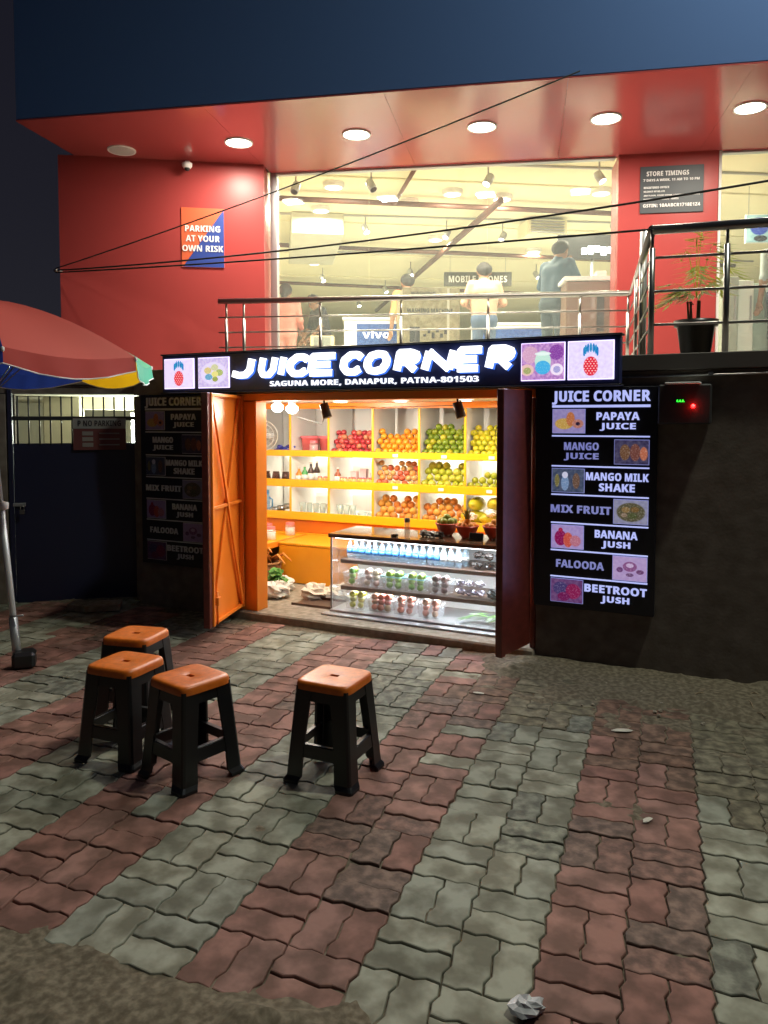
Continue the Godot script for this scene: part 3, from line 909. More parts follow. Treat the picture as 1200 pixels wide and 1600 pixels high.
	part(till, "paper_slot", bx(Vector3(0.09, 0.006, 0.03), 0.001), M.dark, Vector3(0, 0.101, 0.0))
	# phone counters
	var blue := picture(128, 64, Color(0.14, 0.24, 0.44), Color(0.2, 0.32, 0.54), [])
	var vc := thing("phone_display_counter", "white and blue lit phone counter near the carton", "display counter", Vector3(-0.15, FLOOR, -12.2), 2.0, "lit phone counters")
	part(vc, "cabinet", bx(Vector3(0.95, 1.08, 0.5), 0.01), M.white, Vector3(0, 0.54, 0))
	part(vc, "light_panel", panel(0.72, 0.34), lit_print(blue, 0.35), Vector3(0.08, 0.85, 0.252))
	part(vc, "light_edge", bx(Vector3(0.9, 0.05, 0.02), 0.004), glow(Color(0.55, 0.8, 1.0), 1.4), Vector3(0.0, 0.56, 0.262))
	part(vc, "lettering", words("vivo", 0.42, 0.12, 0.012, 0.1), glow(Color.WHITE, 1.2), Vector3(0.02, 0.86, 0.266))
	part(vc, "top", bx(Vector3(1.0, 0.04, 0.55), 0.008), M.white, Vector3(0, 1.1, 0))
	var v2 := thing("phone_display_counter", "blue lit phone counter between the two men", "display counter", Vector3(1.95, FLOOR, -12.2), 0.0, "lit phone counters")
	part(v2, "cabinet", bx(Vector3(1.1, 1.0, 0.5), 0.01), M.white, Vector3(0, 0.5, 0))
	part(v2, "light_panel", panel(0.98, 0.4), lit_print(blue, 0.35), Vector3(0, 0.76, 0.252))
	part(v2, "top", bx(Vector3(1.14, 0.04, 0.55), 0.008), M.white, Vector3(0, 1.02, 0))
	var v3 := thing("glass_counter", "pale wooden counter with a dark panel beside the stooping salesman", "counter", Vector3(-0.95, FLOOR, -12.0), 2.0)
	part(v3, "cabinet", bx(Vector3(0.36, 0.82, 0.45), 0.008), mat(lin(0.62, 0.55, 0.34), 0.5), Vector3(0, 0.41, 0))
	part(v3, "dark_panel", bx(Vector3(0.26, 0.4, 0.01), 0.002), mat(lin(0.2, 0.22, 0.2), 0.3), Vector3(0, 0.6, 0.23))
	# wall display, the glare on its black face built as glowing cells
	var tv := thing("display_screen", "black wall display with glare built as glowing cells at its foot", "screen", Vector3(2.74, 3.94, -10.6), 0)
	part(tv, "screen", bx(Vector3(0.76, 0.33, 0.05), 0.008), M.black)
	part(tv, "stand_pole", tube([Vector3(0.1, -0.15, -0.03), Vector3(0.1, -1.88, -0.03)], 0.025, 8), M.alu)
	for i in 5: part(tv, "glare_cell", bx(Vector3(0.07, 0.08 + 0.03 * (i % 2), 0.012), 0.01), glow(Color(0.95, 1.0, 0.98), 6.0), Vector3(-0.02 + i * 0.088, -0.06 + 0.015 * (i % 3), 0.032))
	# beyond the column
	var ps := thing("wall_poster", "pale blue product poster beyond the red column", "poster", Vector3(5.0, 4.0, -9.8), -6.0)
	part(ps, "print", panel(0.85, 0.34), printed(picture(96, 48, Color(0.5, 0.66, 0.72), Color(0.6, 0.74, 0.78), [[0.18, 0.4, 0.14, 0.34, Color(0.05, 0.2, 0.65)], [0.2, 0.85, 0.1, 0.12, Color(0.05, 0.08, 0.15)], [0.75, 0.5, 0.2, 0.48, Color(0.03, 0.06, 0.09)], [0.7, 0.6, 0.08, 0.14, Color(0.1, 0.5, 0.8)]], 4)))
	part(ps, "backing", bx(Vector3(0.88, 0.36, 0.02), 0.004), M.white, Vector3(0, 0, -0.011))
	for i in 3: part(ps, "wire", tube([Vector3(-0.4 + i * 0.4, 0.17, 0), Vector3(-0.4 + i * 0.4, 0.53, 0)], 0.004, 5), M.alu)
	var cols := [lin(0.32, 0.36, 0.3), lin(0.72, 0.76, 0.7), lin(0.33, 0.42, 0.36), lin(0.7, 0.2, 0.15), lin(0.5, 0.48, 0.4)]
	var nm := ["grey green", "white", "sage green", "salmon red", "beige"]
	for i in 5:
		var f := thing("fridge_carton", nm[i] + " upright appliance seen through the glass beyond the column", "appliance", Vector3(3.95 + i * 0.2, FLOOR, -9.0 - 0.06 * i), -8.5, "appliances beyond the column")
		part(f, "cabinet", bx(Vector3(0.17, 1.15 - 0.05 * i, 0.5), 0.008), mat(cols[i], 0.5), Vector3(0, 0.58, 0))
		part(f, "handle", bx(Vector3(0.02, 0.3, 0.02), 0.004), M.alu, Vector3(0.05, 0.8, 0.262))
	var rk := thing("wire_rack", "cream wire rack of boxes at the right edge of the store", "rack", Vector3(5.15, FLOOR, -9.4), -8.5)
	for i in 5: part(rk, "rack_shelf", bx(Vector3(0.5, 0.02, 0.4), 0.003), M.cream, Vector3(0, 0.2 + i * 0.22, 0))
	for sx in [-0.24, 0.24]:
		for sz in [-0.19, 0.19]: part(rk, "upright", bx(Vector3(0.02, 1.12, 0.02), 0.002), M.alu, Vector3(sx, 0.56, sz))
	# people
	person("woman in a pink top with dark hair seen from behind", Vector3(-1.52, FLOOR, -12.0), 170, {"shirt": Color(0.46, 0.15, 0.12), "trouser": Color(0.5, 0.2, 0.17), "bun": 1, "scale": 0.95, "lw": Vector3(-0.2, 1.0, 0.2), "rw": Vector3(0.2, 1.05, 0.25), "sleeve": 0.9})
	person("salesman in a black shirt stooping over a counter", Vector3(-1.0, FLOOR, -12.9), -60, {"shirt": Color(0.02, 0.022, 0.028), "trouser": Color(0.03, 0.03, 0.04), "lean": 0.25, "bow": 0.35, "scale": 0.95, "le": Vector3(-0.26, 1.15, 0.12), "lw": Vector3(-0.18, 1.0, 0.32), "re": Vector3(0.26, 1.15, 0.12), "rw": Vector3(0.16, 1.0, 0.34)})
	person("person in an orange shirt half hidden behind the carton", Vector3(0.36, FLOOR, -11.6), 200, {"shirt": Color(0.62, 0.2, 0.07), "trouser": Color(0.04, 0.045, 0.06), "bow": 0.3})
	person("man in a cream and peach shirt and jeans with his back turned", Vector3(1.39, FLOOR, -10.75), 185, {"shirt": Color(0.50, 0.28, 0.19), "trouser": Color(0.05, 0.085, 0.16), "bow": 0.25, "le": Vector3(-0.28, 1.16, 0.02), "lw": Vector3(-0.12, 1.1, 0.26), "re": Vector3(0.28, 1.16, 0.02), "rw": Vector3(0.12, 1.1, 0.26)})
	person("man in a blue shirt leaning on the wooden podium", Vector3(2.03, FLOOR, -9.3), 130, {"shirt": Color(0.03, 0.07, 0.11), "trouser": Color(0.035, 0.055, 0.075), "lean": 0.16, "bow": 0.3, "sleeve": 0.9, "re": Vector3(0.3, 1.2, 0.1), "rw": Vector3(0.22, 1.24, 0.36), "le": Vector3(-0.2, 1.18, 0.26), "lw": Vector3(-0.08, 1.42, 0.2)})
	person("person in a pale grey shirt at the right edge of the store", Vector3(4.50, FLOOR, -8.75), 190, {"shirt": Color(0.35, 0.42, 0.42), "trouser": Color(0.03, 0.05, 0.08), "lean": 0.1})

func terrace_rail() -> void:
	# stainless railings along the terrace
	var a := Vector3(-1.66, 0, -7.78)
	var b := Vector3(2.31, 0, -7.27)
	var c := Vector3(1.70, 0, -4.93)
	var d := Vector3(4.4, 0, -4.10)
	var r := thing("terrace_railing", "long stainless steel railing in front of the shop window", "railing", Vector3.ZERO, 0, "stainless terrace railings")
	var up := Vector3.UP
	part(r, "handrail", tube([a + up * 2.78, b + up * 2.78, c + up * 2.80], 0.028, 12), M.steel)
	for y in [2.62, 2.47, 2.32, 2.17]:
		part(r, "rail", tube([a.lerp(b, 0.0) + up * y, b + up * y], 0.008, 8), M.steel)
		part(r, "rail", tube([b + up * y, c + up * (y + 0.02)], 0.008, 8), M.steel)
	for t in [0.02, 0.065, 0.26, 0.46, 0.67, 0.885, 0.995]:
		part(r, "post", tube([a.lerp(b, t) + up * 2.75, a.lerp(b, t) + up * 2.55], 0.011, 8), M.steel)
		part(r, "post", tube([a.lerp(b, t) + up * 2.6, a.lerp(b, t) + up * FLOOR], 0.017, 8), M.steel)
	for t in [0.35, 0.6]:
		part(r, "post", tube([b.lerp(c, t) + up * 2.79, b.lerp(c, t) + up * FLOOR], 0.016, 8), M.steel)
	var q := thing("corner_railing", "nearer stainless railing in front of the potted palm", "railing", Vector3.ZERO, 0, "stainless terrace railings")
	part(q, "handrail", tube([c + up * 2.795, d + up * 2.795], 0.03, 12), M.steel)
	for y in [2.62, 2.41, 2.20]:
		part(q, "rail", tube([c + up * y, d + up * y], 0.009, 8), M.steel)
	for t in [0.0, 0.155, 0.6, 1.0]:
		var p := c.lerp(d, t)
		part(q, "post", tube([p + up * 2.80, p + up * 2.66], 0.011, 8), M.steel)
		part(q, "post", tube([p + up * 2.68, p + up * 2.0], 0.019, 10), M.steel)
	solo("steel_post", tube([Vector3(2.07, FLOOR, -6.2), Vector3(2.07, 3.1, -6.2)], 0.03, 10), M.alu, Vector3.ZERO, "tall grey steel post behind the railing corner", "post")
	# potted palm
	var base := Vector3(2.33, FLOOR, -5.78)
	var pot := thing("potted_palm", "young palm in a black pot in front of the red column", "potted plant", base)
	part(pot, "pot", lathe([Vector2(0.0, 0.0), Vector2(0.10, 0.0), Vector2(0.135, 0.235), Vector2(0.155, 0.24), Vector2(0.16, 0.285), Vector2(0.145, 0.285), Vector2(0.135, 0.24), Vector2(0.0, 0.235)], 24), M.black)
	part(pot, "pot_soil", lathe([Vector2(0.0, 0.25), Vector2(0.134, 0.242)], 18), M.soil)
	for i in 4:
		var o := Vector3(rng.randf_range(-0.05, 0.05), 0.24, rng.randf_range(-0.04, 0.04))
		part(pot, "stem", tube([o, o * 1.3 + Vector3(0.0, 0.12, 0), o * 0.6 + Vector3(0, 0.26, 0)], [0.011, 0.008, 0.004], 7), mat(lin(0.12, 0.07, 0.04), 0.7))
	var leaf := mat(lin(0.30, 0.34, 0.03), 0.5)
	leaf.backlight_enabled = true
	leaf.backlight = lin(0.12, 0.14, 0.01)
	var leaf2 := mat(lin(0.16, 0.24, 0.03), 0.5)
	leaf2.backlight_enabled = true
	leaf2.backlight = lin(0.06, 0.09, 0.01)
	for f in 12:
		var ang := [2.9, 3.6, 2.4, 1.1, 0.2, -0.4, 5.1, 4.2, 1.7, 3.2, 0.6, 2.0][f] as float
		var hh := [0.62, 0.52, 0.85, 0.9, 0.75, 0.66, 0.8, 0.6, 1.0, 0.58, 0.86, 0.95][f] as float
		var ln := [0.34, 0.30, 0.25, 0.22, 0.3, 0.26, 0.24, 0.24, 0.15, 0.2, 0.2, 0.2][f] as float
		var v := PackedVector3Array()
		var dir := Vector3(cos(ang), 0, sin(ang))
		var sd := Vector3(-dir.z, 0, dir.x)
		var pts := []
		for i in 8:
			var t := i / 7.0
			pts.append(Vector3(0, 0.45, 0).lerp(Vector3(0, hh, 0), minf(1, t * 1.6)) + dir * ln * t + Vector3(0, -0.16 * t * t, 0))
		for i in 7:
			quad(v, pts[i] - sd * 0.003, pts[i] + sd * 0.003, pts[i + 1] + sd * 0.003, pts[i + 1] - sd * 0.003)
		for i in range(2, 16):
			var t := i / 15.0
			var k := mini(int(t * 7), 6)
			var p: Vector3 = pts[k].lerp(pts[k + 1], t * 7 - k)
			for sg in [-1.0, 1.0]:
				var tip: Vector3 = p + dir * (0.11 + 0.03 * sin(i * 3.0)) + sd * sg * (0.13 * (1.0 - t * 0.5)) + Vector3(0, -0.03 + rng.randf_range(-0.02, 0.02), 0)
				var mid := p.lerp(tip, 0.4)
				var wv := (tip - p).cross(Vector3.UP).normalized() * 0.013
				v.append_array(PackedVector3Array([p, mid + wv, mid - wv, mid - wv, mid + wv, tip]))
		part(pot, "frond", surf(v, false), leaf if f % 3 else leaf2)

# ---------------------------------------------------------------- kiosk
func kiosk_shell() -> void:
	var k := thing("juice_kiosk", "small orange fronted juice kiosk under the terrace, its doors folded open", "kiosk", KO, KA)
	span(k, "floor_slab", Vector3(-1.0, -0.04, -2.3), Vector3(2.6, 0.045, -0.36), M.concrete)
	span(k, "threshold", Vector3(-0.06, -0.03, -0.36), Vector3(2.46, 0.055, 0.03), M.concrete, 0.012)
	span(k, "back_wall", Vector3(-1.08, 0.0, -2.3), Vector3(2.6, 1.76, -2.2), M.laminate)
	span(k, "side_wall", Vector3(-1.08, 0.0, -2.2), Vector3(-1.0, 1.76, -0.16), M.laminate)
	span(k, "side_wall", Vector3(2.52, 0.0, -2.2), Vector3(2.6, 1.76, -0.21), M.laminate)
	span(k, "ceiling_board", Vector3(-1.08, 1.765, -2.3), Vector3(2.6, 1.80, -0.16), M.laminate)
	span(k, "roof_slab", Vector3(-1.1, 1.805, -2.9), Vector3(2.5, 2.02, -0.01), M.wall_dark)
	span(k, "front_wall", Vector3(-1.06, -0.02, -0.155), Vector3(-0.005, 1.80, 0.0), M.wall_dark)
	span(k, "lintel", Vector3(0.0, 1.745, -0.15), Vector3(2.46, 1.803, -0.005), M.orange)
	var j := span(k, "door_jamb", Vector3(0.0, 0.056, -0.15), Vector3(0.19, 1.743, -0.004), M.orange)
	tag(j, "bright orange door jamb beside the folded leaf")
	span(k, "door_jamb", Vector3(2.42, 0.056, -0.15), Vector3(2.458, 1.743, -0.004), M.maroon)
	# orange cabinet under the shelves
	var cab := mat(lin(0.84, 0.33, 0.012), 0.4)
	for i in 4: span(k, "cabinet_door", Vector3(-0.318 + 0.66 * i, 0.052, -1.085), Vector3(0.336 + 0.66 * i, 0.405, -1.065), cab)
	span(k, "cabinet_top", Vector3(-0.32, 0.407, -1.60), Vector3(2.34, 0.43, -1.06), cab)
	span(k, "cabinet_back", Vector3(-0.99, 0.05, -1.64), Vector3(2.5, 0.44, -1.605), cab)
	span(k, "shelf_apron", Vector3(-0.99, 0.442, -2.19), Vector3(2.5, 0.570, -1.625), mat(lin(0.62, 0.16, 0.012), 0.35))
	# open door leaves of sheet steel with crossed braces
	for side in 2:
		var hinge := Vector3(0.05, 0, 0.01) if side == 0 else Vector3(2.41, 0, 0.01)
		var far := Vector3(0.235, 0, 0.63) if side == 0 else Vector3(2.332, 0, 0.35)
		var d := far - hinge
		var len := d.length()
		var leaf := Node3D.new()
		leaf.name = "door_leaf"
		k.add_child(leaf, true)
		leaf.position = hinge
		leaf.rotation.y = atan2(-d.z, d.x)
		var flip := -1.0 if side == 0 else 1.0
		tag(leaf, "orange steel door leaf with crossed braces" if side == 0 else "dark red steel door leaf seen edge on")
		var y0 := 0.09
		var y1 := 1.79
		part(leaf, "sheet", bx(Vector3(len, y1 - y0, 0.004), 0.001), M.door, Vector3(len / 2, (y0 + y1) / 2, -0.012 * flip))
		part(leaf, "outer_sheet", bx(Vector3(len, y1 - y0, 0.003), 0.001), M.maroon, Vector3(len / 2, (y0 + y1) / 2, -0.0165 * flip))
		for s in [0.014, len - 0.014]: part(leaf, "stile", bx(Vector3(0.028, y1 - y0, 0.034), 0.003), M.door, Vector3(s, (y0 + y1) / 2, 0.008 * flip))
		for y in [y0 + 0.014, 0.95, y1 - 0.014]: part(leaf, "cross_rail", bx(Vector3(len - 0.058, 0.024, 0.026), 0.003), M.door, Vector3(len / 2, y, 0.006 * flip))
		var dx := len - 0.06
		var dy := y1 - y0 - 0.06
		var al := rad_to_deg(atan2(dy, dx))
		for s in [1.0, -1.0]:
			part(leaf, "brace", bx(Vector3(sqrt(dx * dx + dy * dy), 0.032, 0.016), 0.002), M.door, Vector3(len / 2, (y0 + y1) / 2, (0.0 + 0.0165 * (s + 1) * 0.5) * flip), Vector3(0, 0, al * s))
		part(leaf, "bolt", tube([Vector3(len - 0.05, 0.1, 0.03 * flip), Vector3(len - 0.05, 0.34, 0.03 * flip)], 0.009, 8), M.door)
		part(leaf, "bolt_sleeve", bx(Vector3(0.05, 0.06, 0.03), 0.004), M.door, Vector3(len - 0.05, 0.27, 0.035 * flip))
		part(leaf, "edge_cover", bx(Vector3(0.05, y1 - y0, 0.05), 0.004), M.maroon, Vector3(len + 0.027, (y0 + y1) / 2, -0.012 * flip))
		for y in [0.3, 0.95, 1.6]: part(leaf, "hinge", tube([Vector3(-0.012, y - 0.04, 0.02), Vector3(-0.012, y + 0.04, 0.02)], 0.011, 8), M.door)
	# boundary wall going on to the right
	var w := thing("boundary_wall", "dark plastered wall beside the lit juice menu", "wall", KO, KA)
	span(w, "plaster", Vector3(2.462, -0.05, -0.2), Vector3(7.0, 1.90, 0.0), M.wall_dark)
	var cp := span(w, "coping", Vector3(2.47, 1.902, -0.5), Vector3(7.0, 2.0, 0.03), mat(lin(0.10, 0.088, 0.08), 0.7))
	tag(cp, "dark coping slab along the top of the wall")
	span(w, "pipe_clip", Vector3(3.5, 1.86, 0.001), Vector3(3.53, 1.885, 0.02), M.alu)
	part(w, "conduit", tube([Vector3(2.9, 1.862, 0.012), Vector3(4.6, 1.874, 0.012), Vector3(7.0, 1.878, 0.012)], 0.006, 6), M.alu)
	# meter box
	var mb := thing("meter_box", "dark meter box with a green display and a red lamp on the wall", "meter", kw(3.375, 1.69, 0.004), KA)
	part(mb, "casing", bx(Vector3(0.30, 0.24, 0.07), 0.008), mat(lin(0.03, 0.029, 0.03), 0.5), Vector3(0, 0, 0.035))
	part(mb, "lid", bx(Vector3(0.2, 0.012, 0.09), 0.003), M.white, Vector3(-0.01, 0.127, 0.045))
	part(mb, "display", bx(Vector3(0.055, 0.022, 0.006), 0.002), mat(lin(0.0, 0.06, 0.01), 0.3), Vector3(-0.02, 0.02, 0.073))
	part(mb, "display_digits", words("8.8.8.", 0.045, 0.014, 0.003, 0.0), glow(Color(0.1, 1.0, 0.2), 2.0), Vector3(-0.02, 0.02, 0.0775))
	part(mb, "signal_lamp", lathe([Vector2(0.0, 0.012), Vector2(0.009, 0.008), Vector2(0.012, 0.0)], 14), glow(Color(1.0, 0.05, 0.05), 14.0), Vector3(0.05, -0.012, 0.07), Vector3(90, 0, 0))
	omni(mb, "signal_glow", Vector3(0.05, -0.012, 0.095), Color(1, 0.1, 0.1), 0.004, 0.01)
	# LED bulbs and ceiling lamps inside
	var bulb := lathe([Vector2(0.0, -0.055), Vector2(0.03, -0.05), Vector2(0.05, -0.025), Vector2(0.052, 0.0), Vector2(0.03, 0.02)], 20)
	var bulbs := [Vector3(0.06, 1.715, -0.5), Vector3(0.235, 1.70, -0.46)]
	for i in 2:
		var b := thing("led_bulb", ["glowing white LED bulb nearer the orange jamb", "glowing white LED bulb, the inner of the pair at the jamb"][i], "light bulb", kw(bulbs[i].x, bulbs[i].y, bulbs[i].z), KA, "LED bulbs by the kiosk door")
		part(b, "bulb", bulb, glow(Color(1, 0.99, 0.96), 9.0))
		part(b, "holder", lathe([Vector2(0.03, 0.02), Vector2(0.03, 0.05), Vector2(0.0, 0.05)], 16), M.white)
		omni(b, "bulb_light", Vector3(0, -0.02, 0), Color(1.0, 0.96, 0.88), 0.5, 0.045)
	var rim := lathe([Vector2(0.055, -0.004), Vector2(0.072, -0.004), Vector2(0.075, 0.006)], 20)
	var disc := lathe([Vector2(0.0, -0.005), Vector2(0.056, -0.005)], 20)
	var ds := [Vector3(0.35, 0, -1.1), Vector3(0.95, 0, -1.1), Vector3(1.55, 0, -1.1), Vector3(2.1, 0, -1.0)]
	for i in 4:
		var l := thing("kiosk_downlight", "small round lamp in the kiosk ceiling, %s from the door jamb" % ["first", "second", "third", "fourth"][i], "downlight", kw(ds[i].x, 1.757, ds[i].z), KA, "small ceiling lamps in the kiosk")
		part(l, "rim", rim, M.white)
		part(l, "lamp_disc", disc, M.disc)
		area(l, "kiosk_beam", Vector3(0, -0.014, 0), Vector3(-90, 0, 0), Vector2(0.1, 0.1), Color(1.0, 0.95, 0.84), 0.62)
	# dark spotlights over the opening
	for i in 2:
		var p := kw([0.75, 1.85][i], 1.745, -0.12)
		var s := thing("spotlight", ["dark cylinder spotlight over the apples", "dark cylinder spotlight over the green limes"][i], "spotlight", p, KA, "dark spotlights over the opening")
		part(s, "stem", tube([Vector3(0, 0.0, 0), Vector3(0, -0.03, 0)], 0.008, 8), M.black)
		part(s, "barrel", lathe([Vector2(0.0, 0.055), Vector2(0.034, 0.052), Vector2(0.036, -0.06), Vector2(0.03, -0.06), Vector2(0.0, -0.05)], 18), mat(lin(0.035, 0.02, 0.016), 0.35), Vector3(0.012, -0.075, 0), Vector3(0, 0, 18))
	solo("lamp_wire", tube([kw(0.2, 1.62, -0.6), kw(0.5, 1.56, -0.5), kw(0.75, 1.70, -0.2), kw(1.2, 1.69, -0.2), kw(1.85, 1.70, -0.2)], 0.003, 5), M.black, Vector3.ZERO, "thin black wire slung between the bulbs and spotlights", "wire")
	for i in 3:
		var x := 2.12 + i * 0.045
		var pts := []
		for q in 9: pts.append(kw(x + sin(q * 1.3 + i * 2) * 0.02, 1.74 - q * 0.075 * (1.0 + 0.2 * i), -0.2))
		solo("hanging_wire", tube(pts, 0.0022, 5), M.black, Vector3.ZERO, "thin dark wire hanging before the yellow fruit, %s of three" % ["leftmost", "middle", "rightmost"][i], "wire", "wires hanging at the kiosk door")

# fat rounded brush lettering: strokes given in a unit square, slanted, each a rounded plate
func brush_letter(ch: String, w: float, h: float, r: float, depth: float) -> ArrayMesh:
	var S := {"J": [[0.72, 1, 0.72, 0.3, 0.55, 0.02, 0.25, 0.0, 0.0, 0.12]], "U": [[0.0, 1, 0.0, 0.3, 0.25, 0.0, 0.7, 0.0, 1.0, 0.3, 1, 1]], "I": [[0.5, 1, 0.5, 0]], "C": [[1, 0.8, 0.75, 1, 0.35, 1, 0.0, 0.7, 0.0, 0.3, 0.3, 0.0, 0.75, 0.0, 1, 0.18]], "E": [[0.05, 0, 0.05, 1, 1, 1], [0.05, 0.5, 0.85, 0.5], [0.05, 0, 1, 0]], "O": [[0.5, 1, 0.15, 0.9, 0.0, 0.6, 0.0, 0.35, 0.2, 0.05, 0.5, 0], [0.5, 0, 0.85, 0.1, 1, 0.4, 1, 0.65, 0.8, 0.95, 0.5, 1]], "R": [[0.05, 0, 0.05, 1, 0.65, 1, 0.98, 0.85, 0.95, 0.6, 0.65, 0.46, 0.1, 0.46], [0.5, 0.46, 1, 0]], "N": [[0.0, 0, 0.05, 1], [0.05, 1, 0.95, 0], [0.95, 0, 1, 1]]}
	var slant := 0.22
	var iw := w - 2 * r - slant * (h - 2 * r)
	var ih := h - 2 * r
	var tool := SurfaceTool.new()
	tool.begin(Mesh.PRIMITIVE_TRIANGLES)
	var z := 0.0
	for st in S[ch]:
		var line := PackedVector2Array()
		for i in range(0, st.size(), 2):
			var y: float = (st[i + 1] - 0.5) * ih
			line.append(Vector2((st[i] - 0.5) * maxf(iw, 0.002) + y * slant, y))
		for poly in Geometry2D.offset_polyline(line, r, Geometry2D.JOIN_ROUND, Geometry2D.END_ROUND):
			if Geometry2D.is_polygon_clockwise(poly): continue
			tool.append_from(plate(poly, depth), 0, Transform3D(Basis(), Vector3(0, 0, z)))
		z += 0.0012
	return tool.commit()

func pineapple_art(sd: int) -> ImageTexture:
	var d := []
	for i in 7:
		var a := (i - 3) * 0.4
		d.append([0.5 + sin(a) * 0.16, 0.33 - cos(a) * 0.17, 0.028, 0.13, Color(0.1, 0.45 + 0.05 * (i % 2), 0.72)])
	d.append([0.5, 0.66, 0.17, 0.27, Color(0.82, 0.12, 0.2)])
	for y in 7:
		for x in 5:
			var px := 0.5 + (x - 2 + 0.5 * (y % 2)) * 0.072
			var py := 0.47 + y * 0.063
			if pow((px - 0.5) / 0.15, 2) + pow((py - 0.66) / 0.25, 2) < 1.0:
				d.append([px, py, 0.019, 0.018, Color(1.0, 0.75, 0.75)])
	return picture(96, 96, Color(0.84, 0.78, 0.95), Color(0.9, 0.86, 0.98), d, sd)

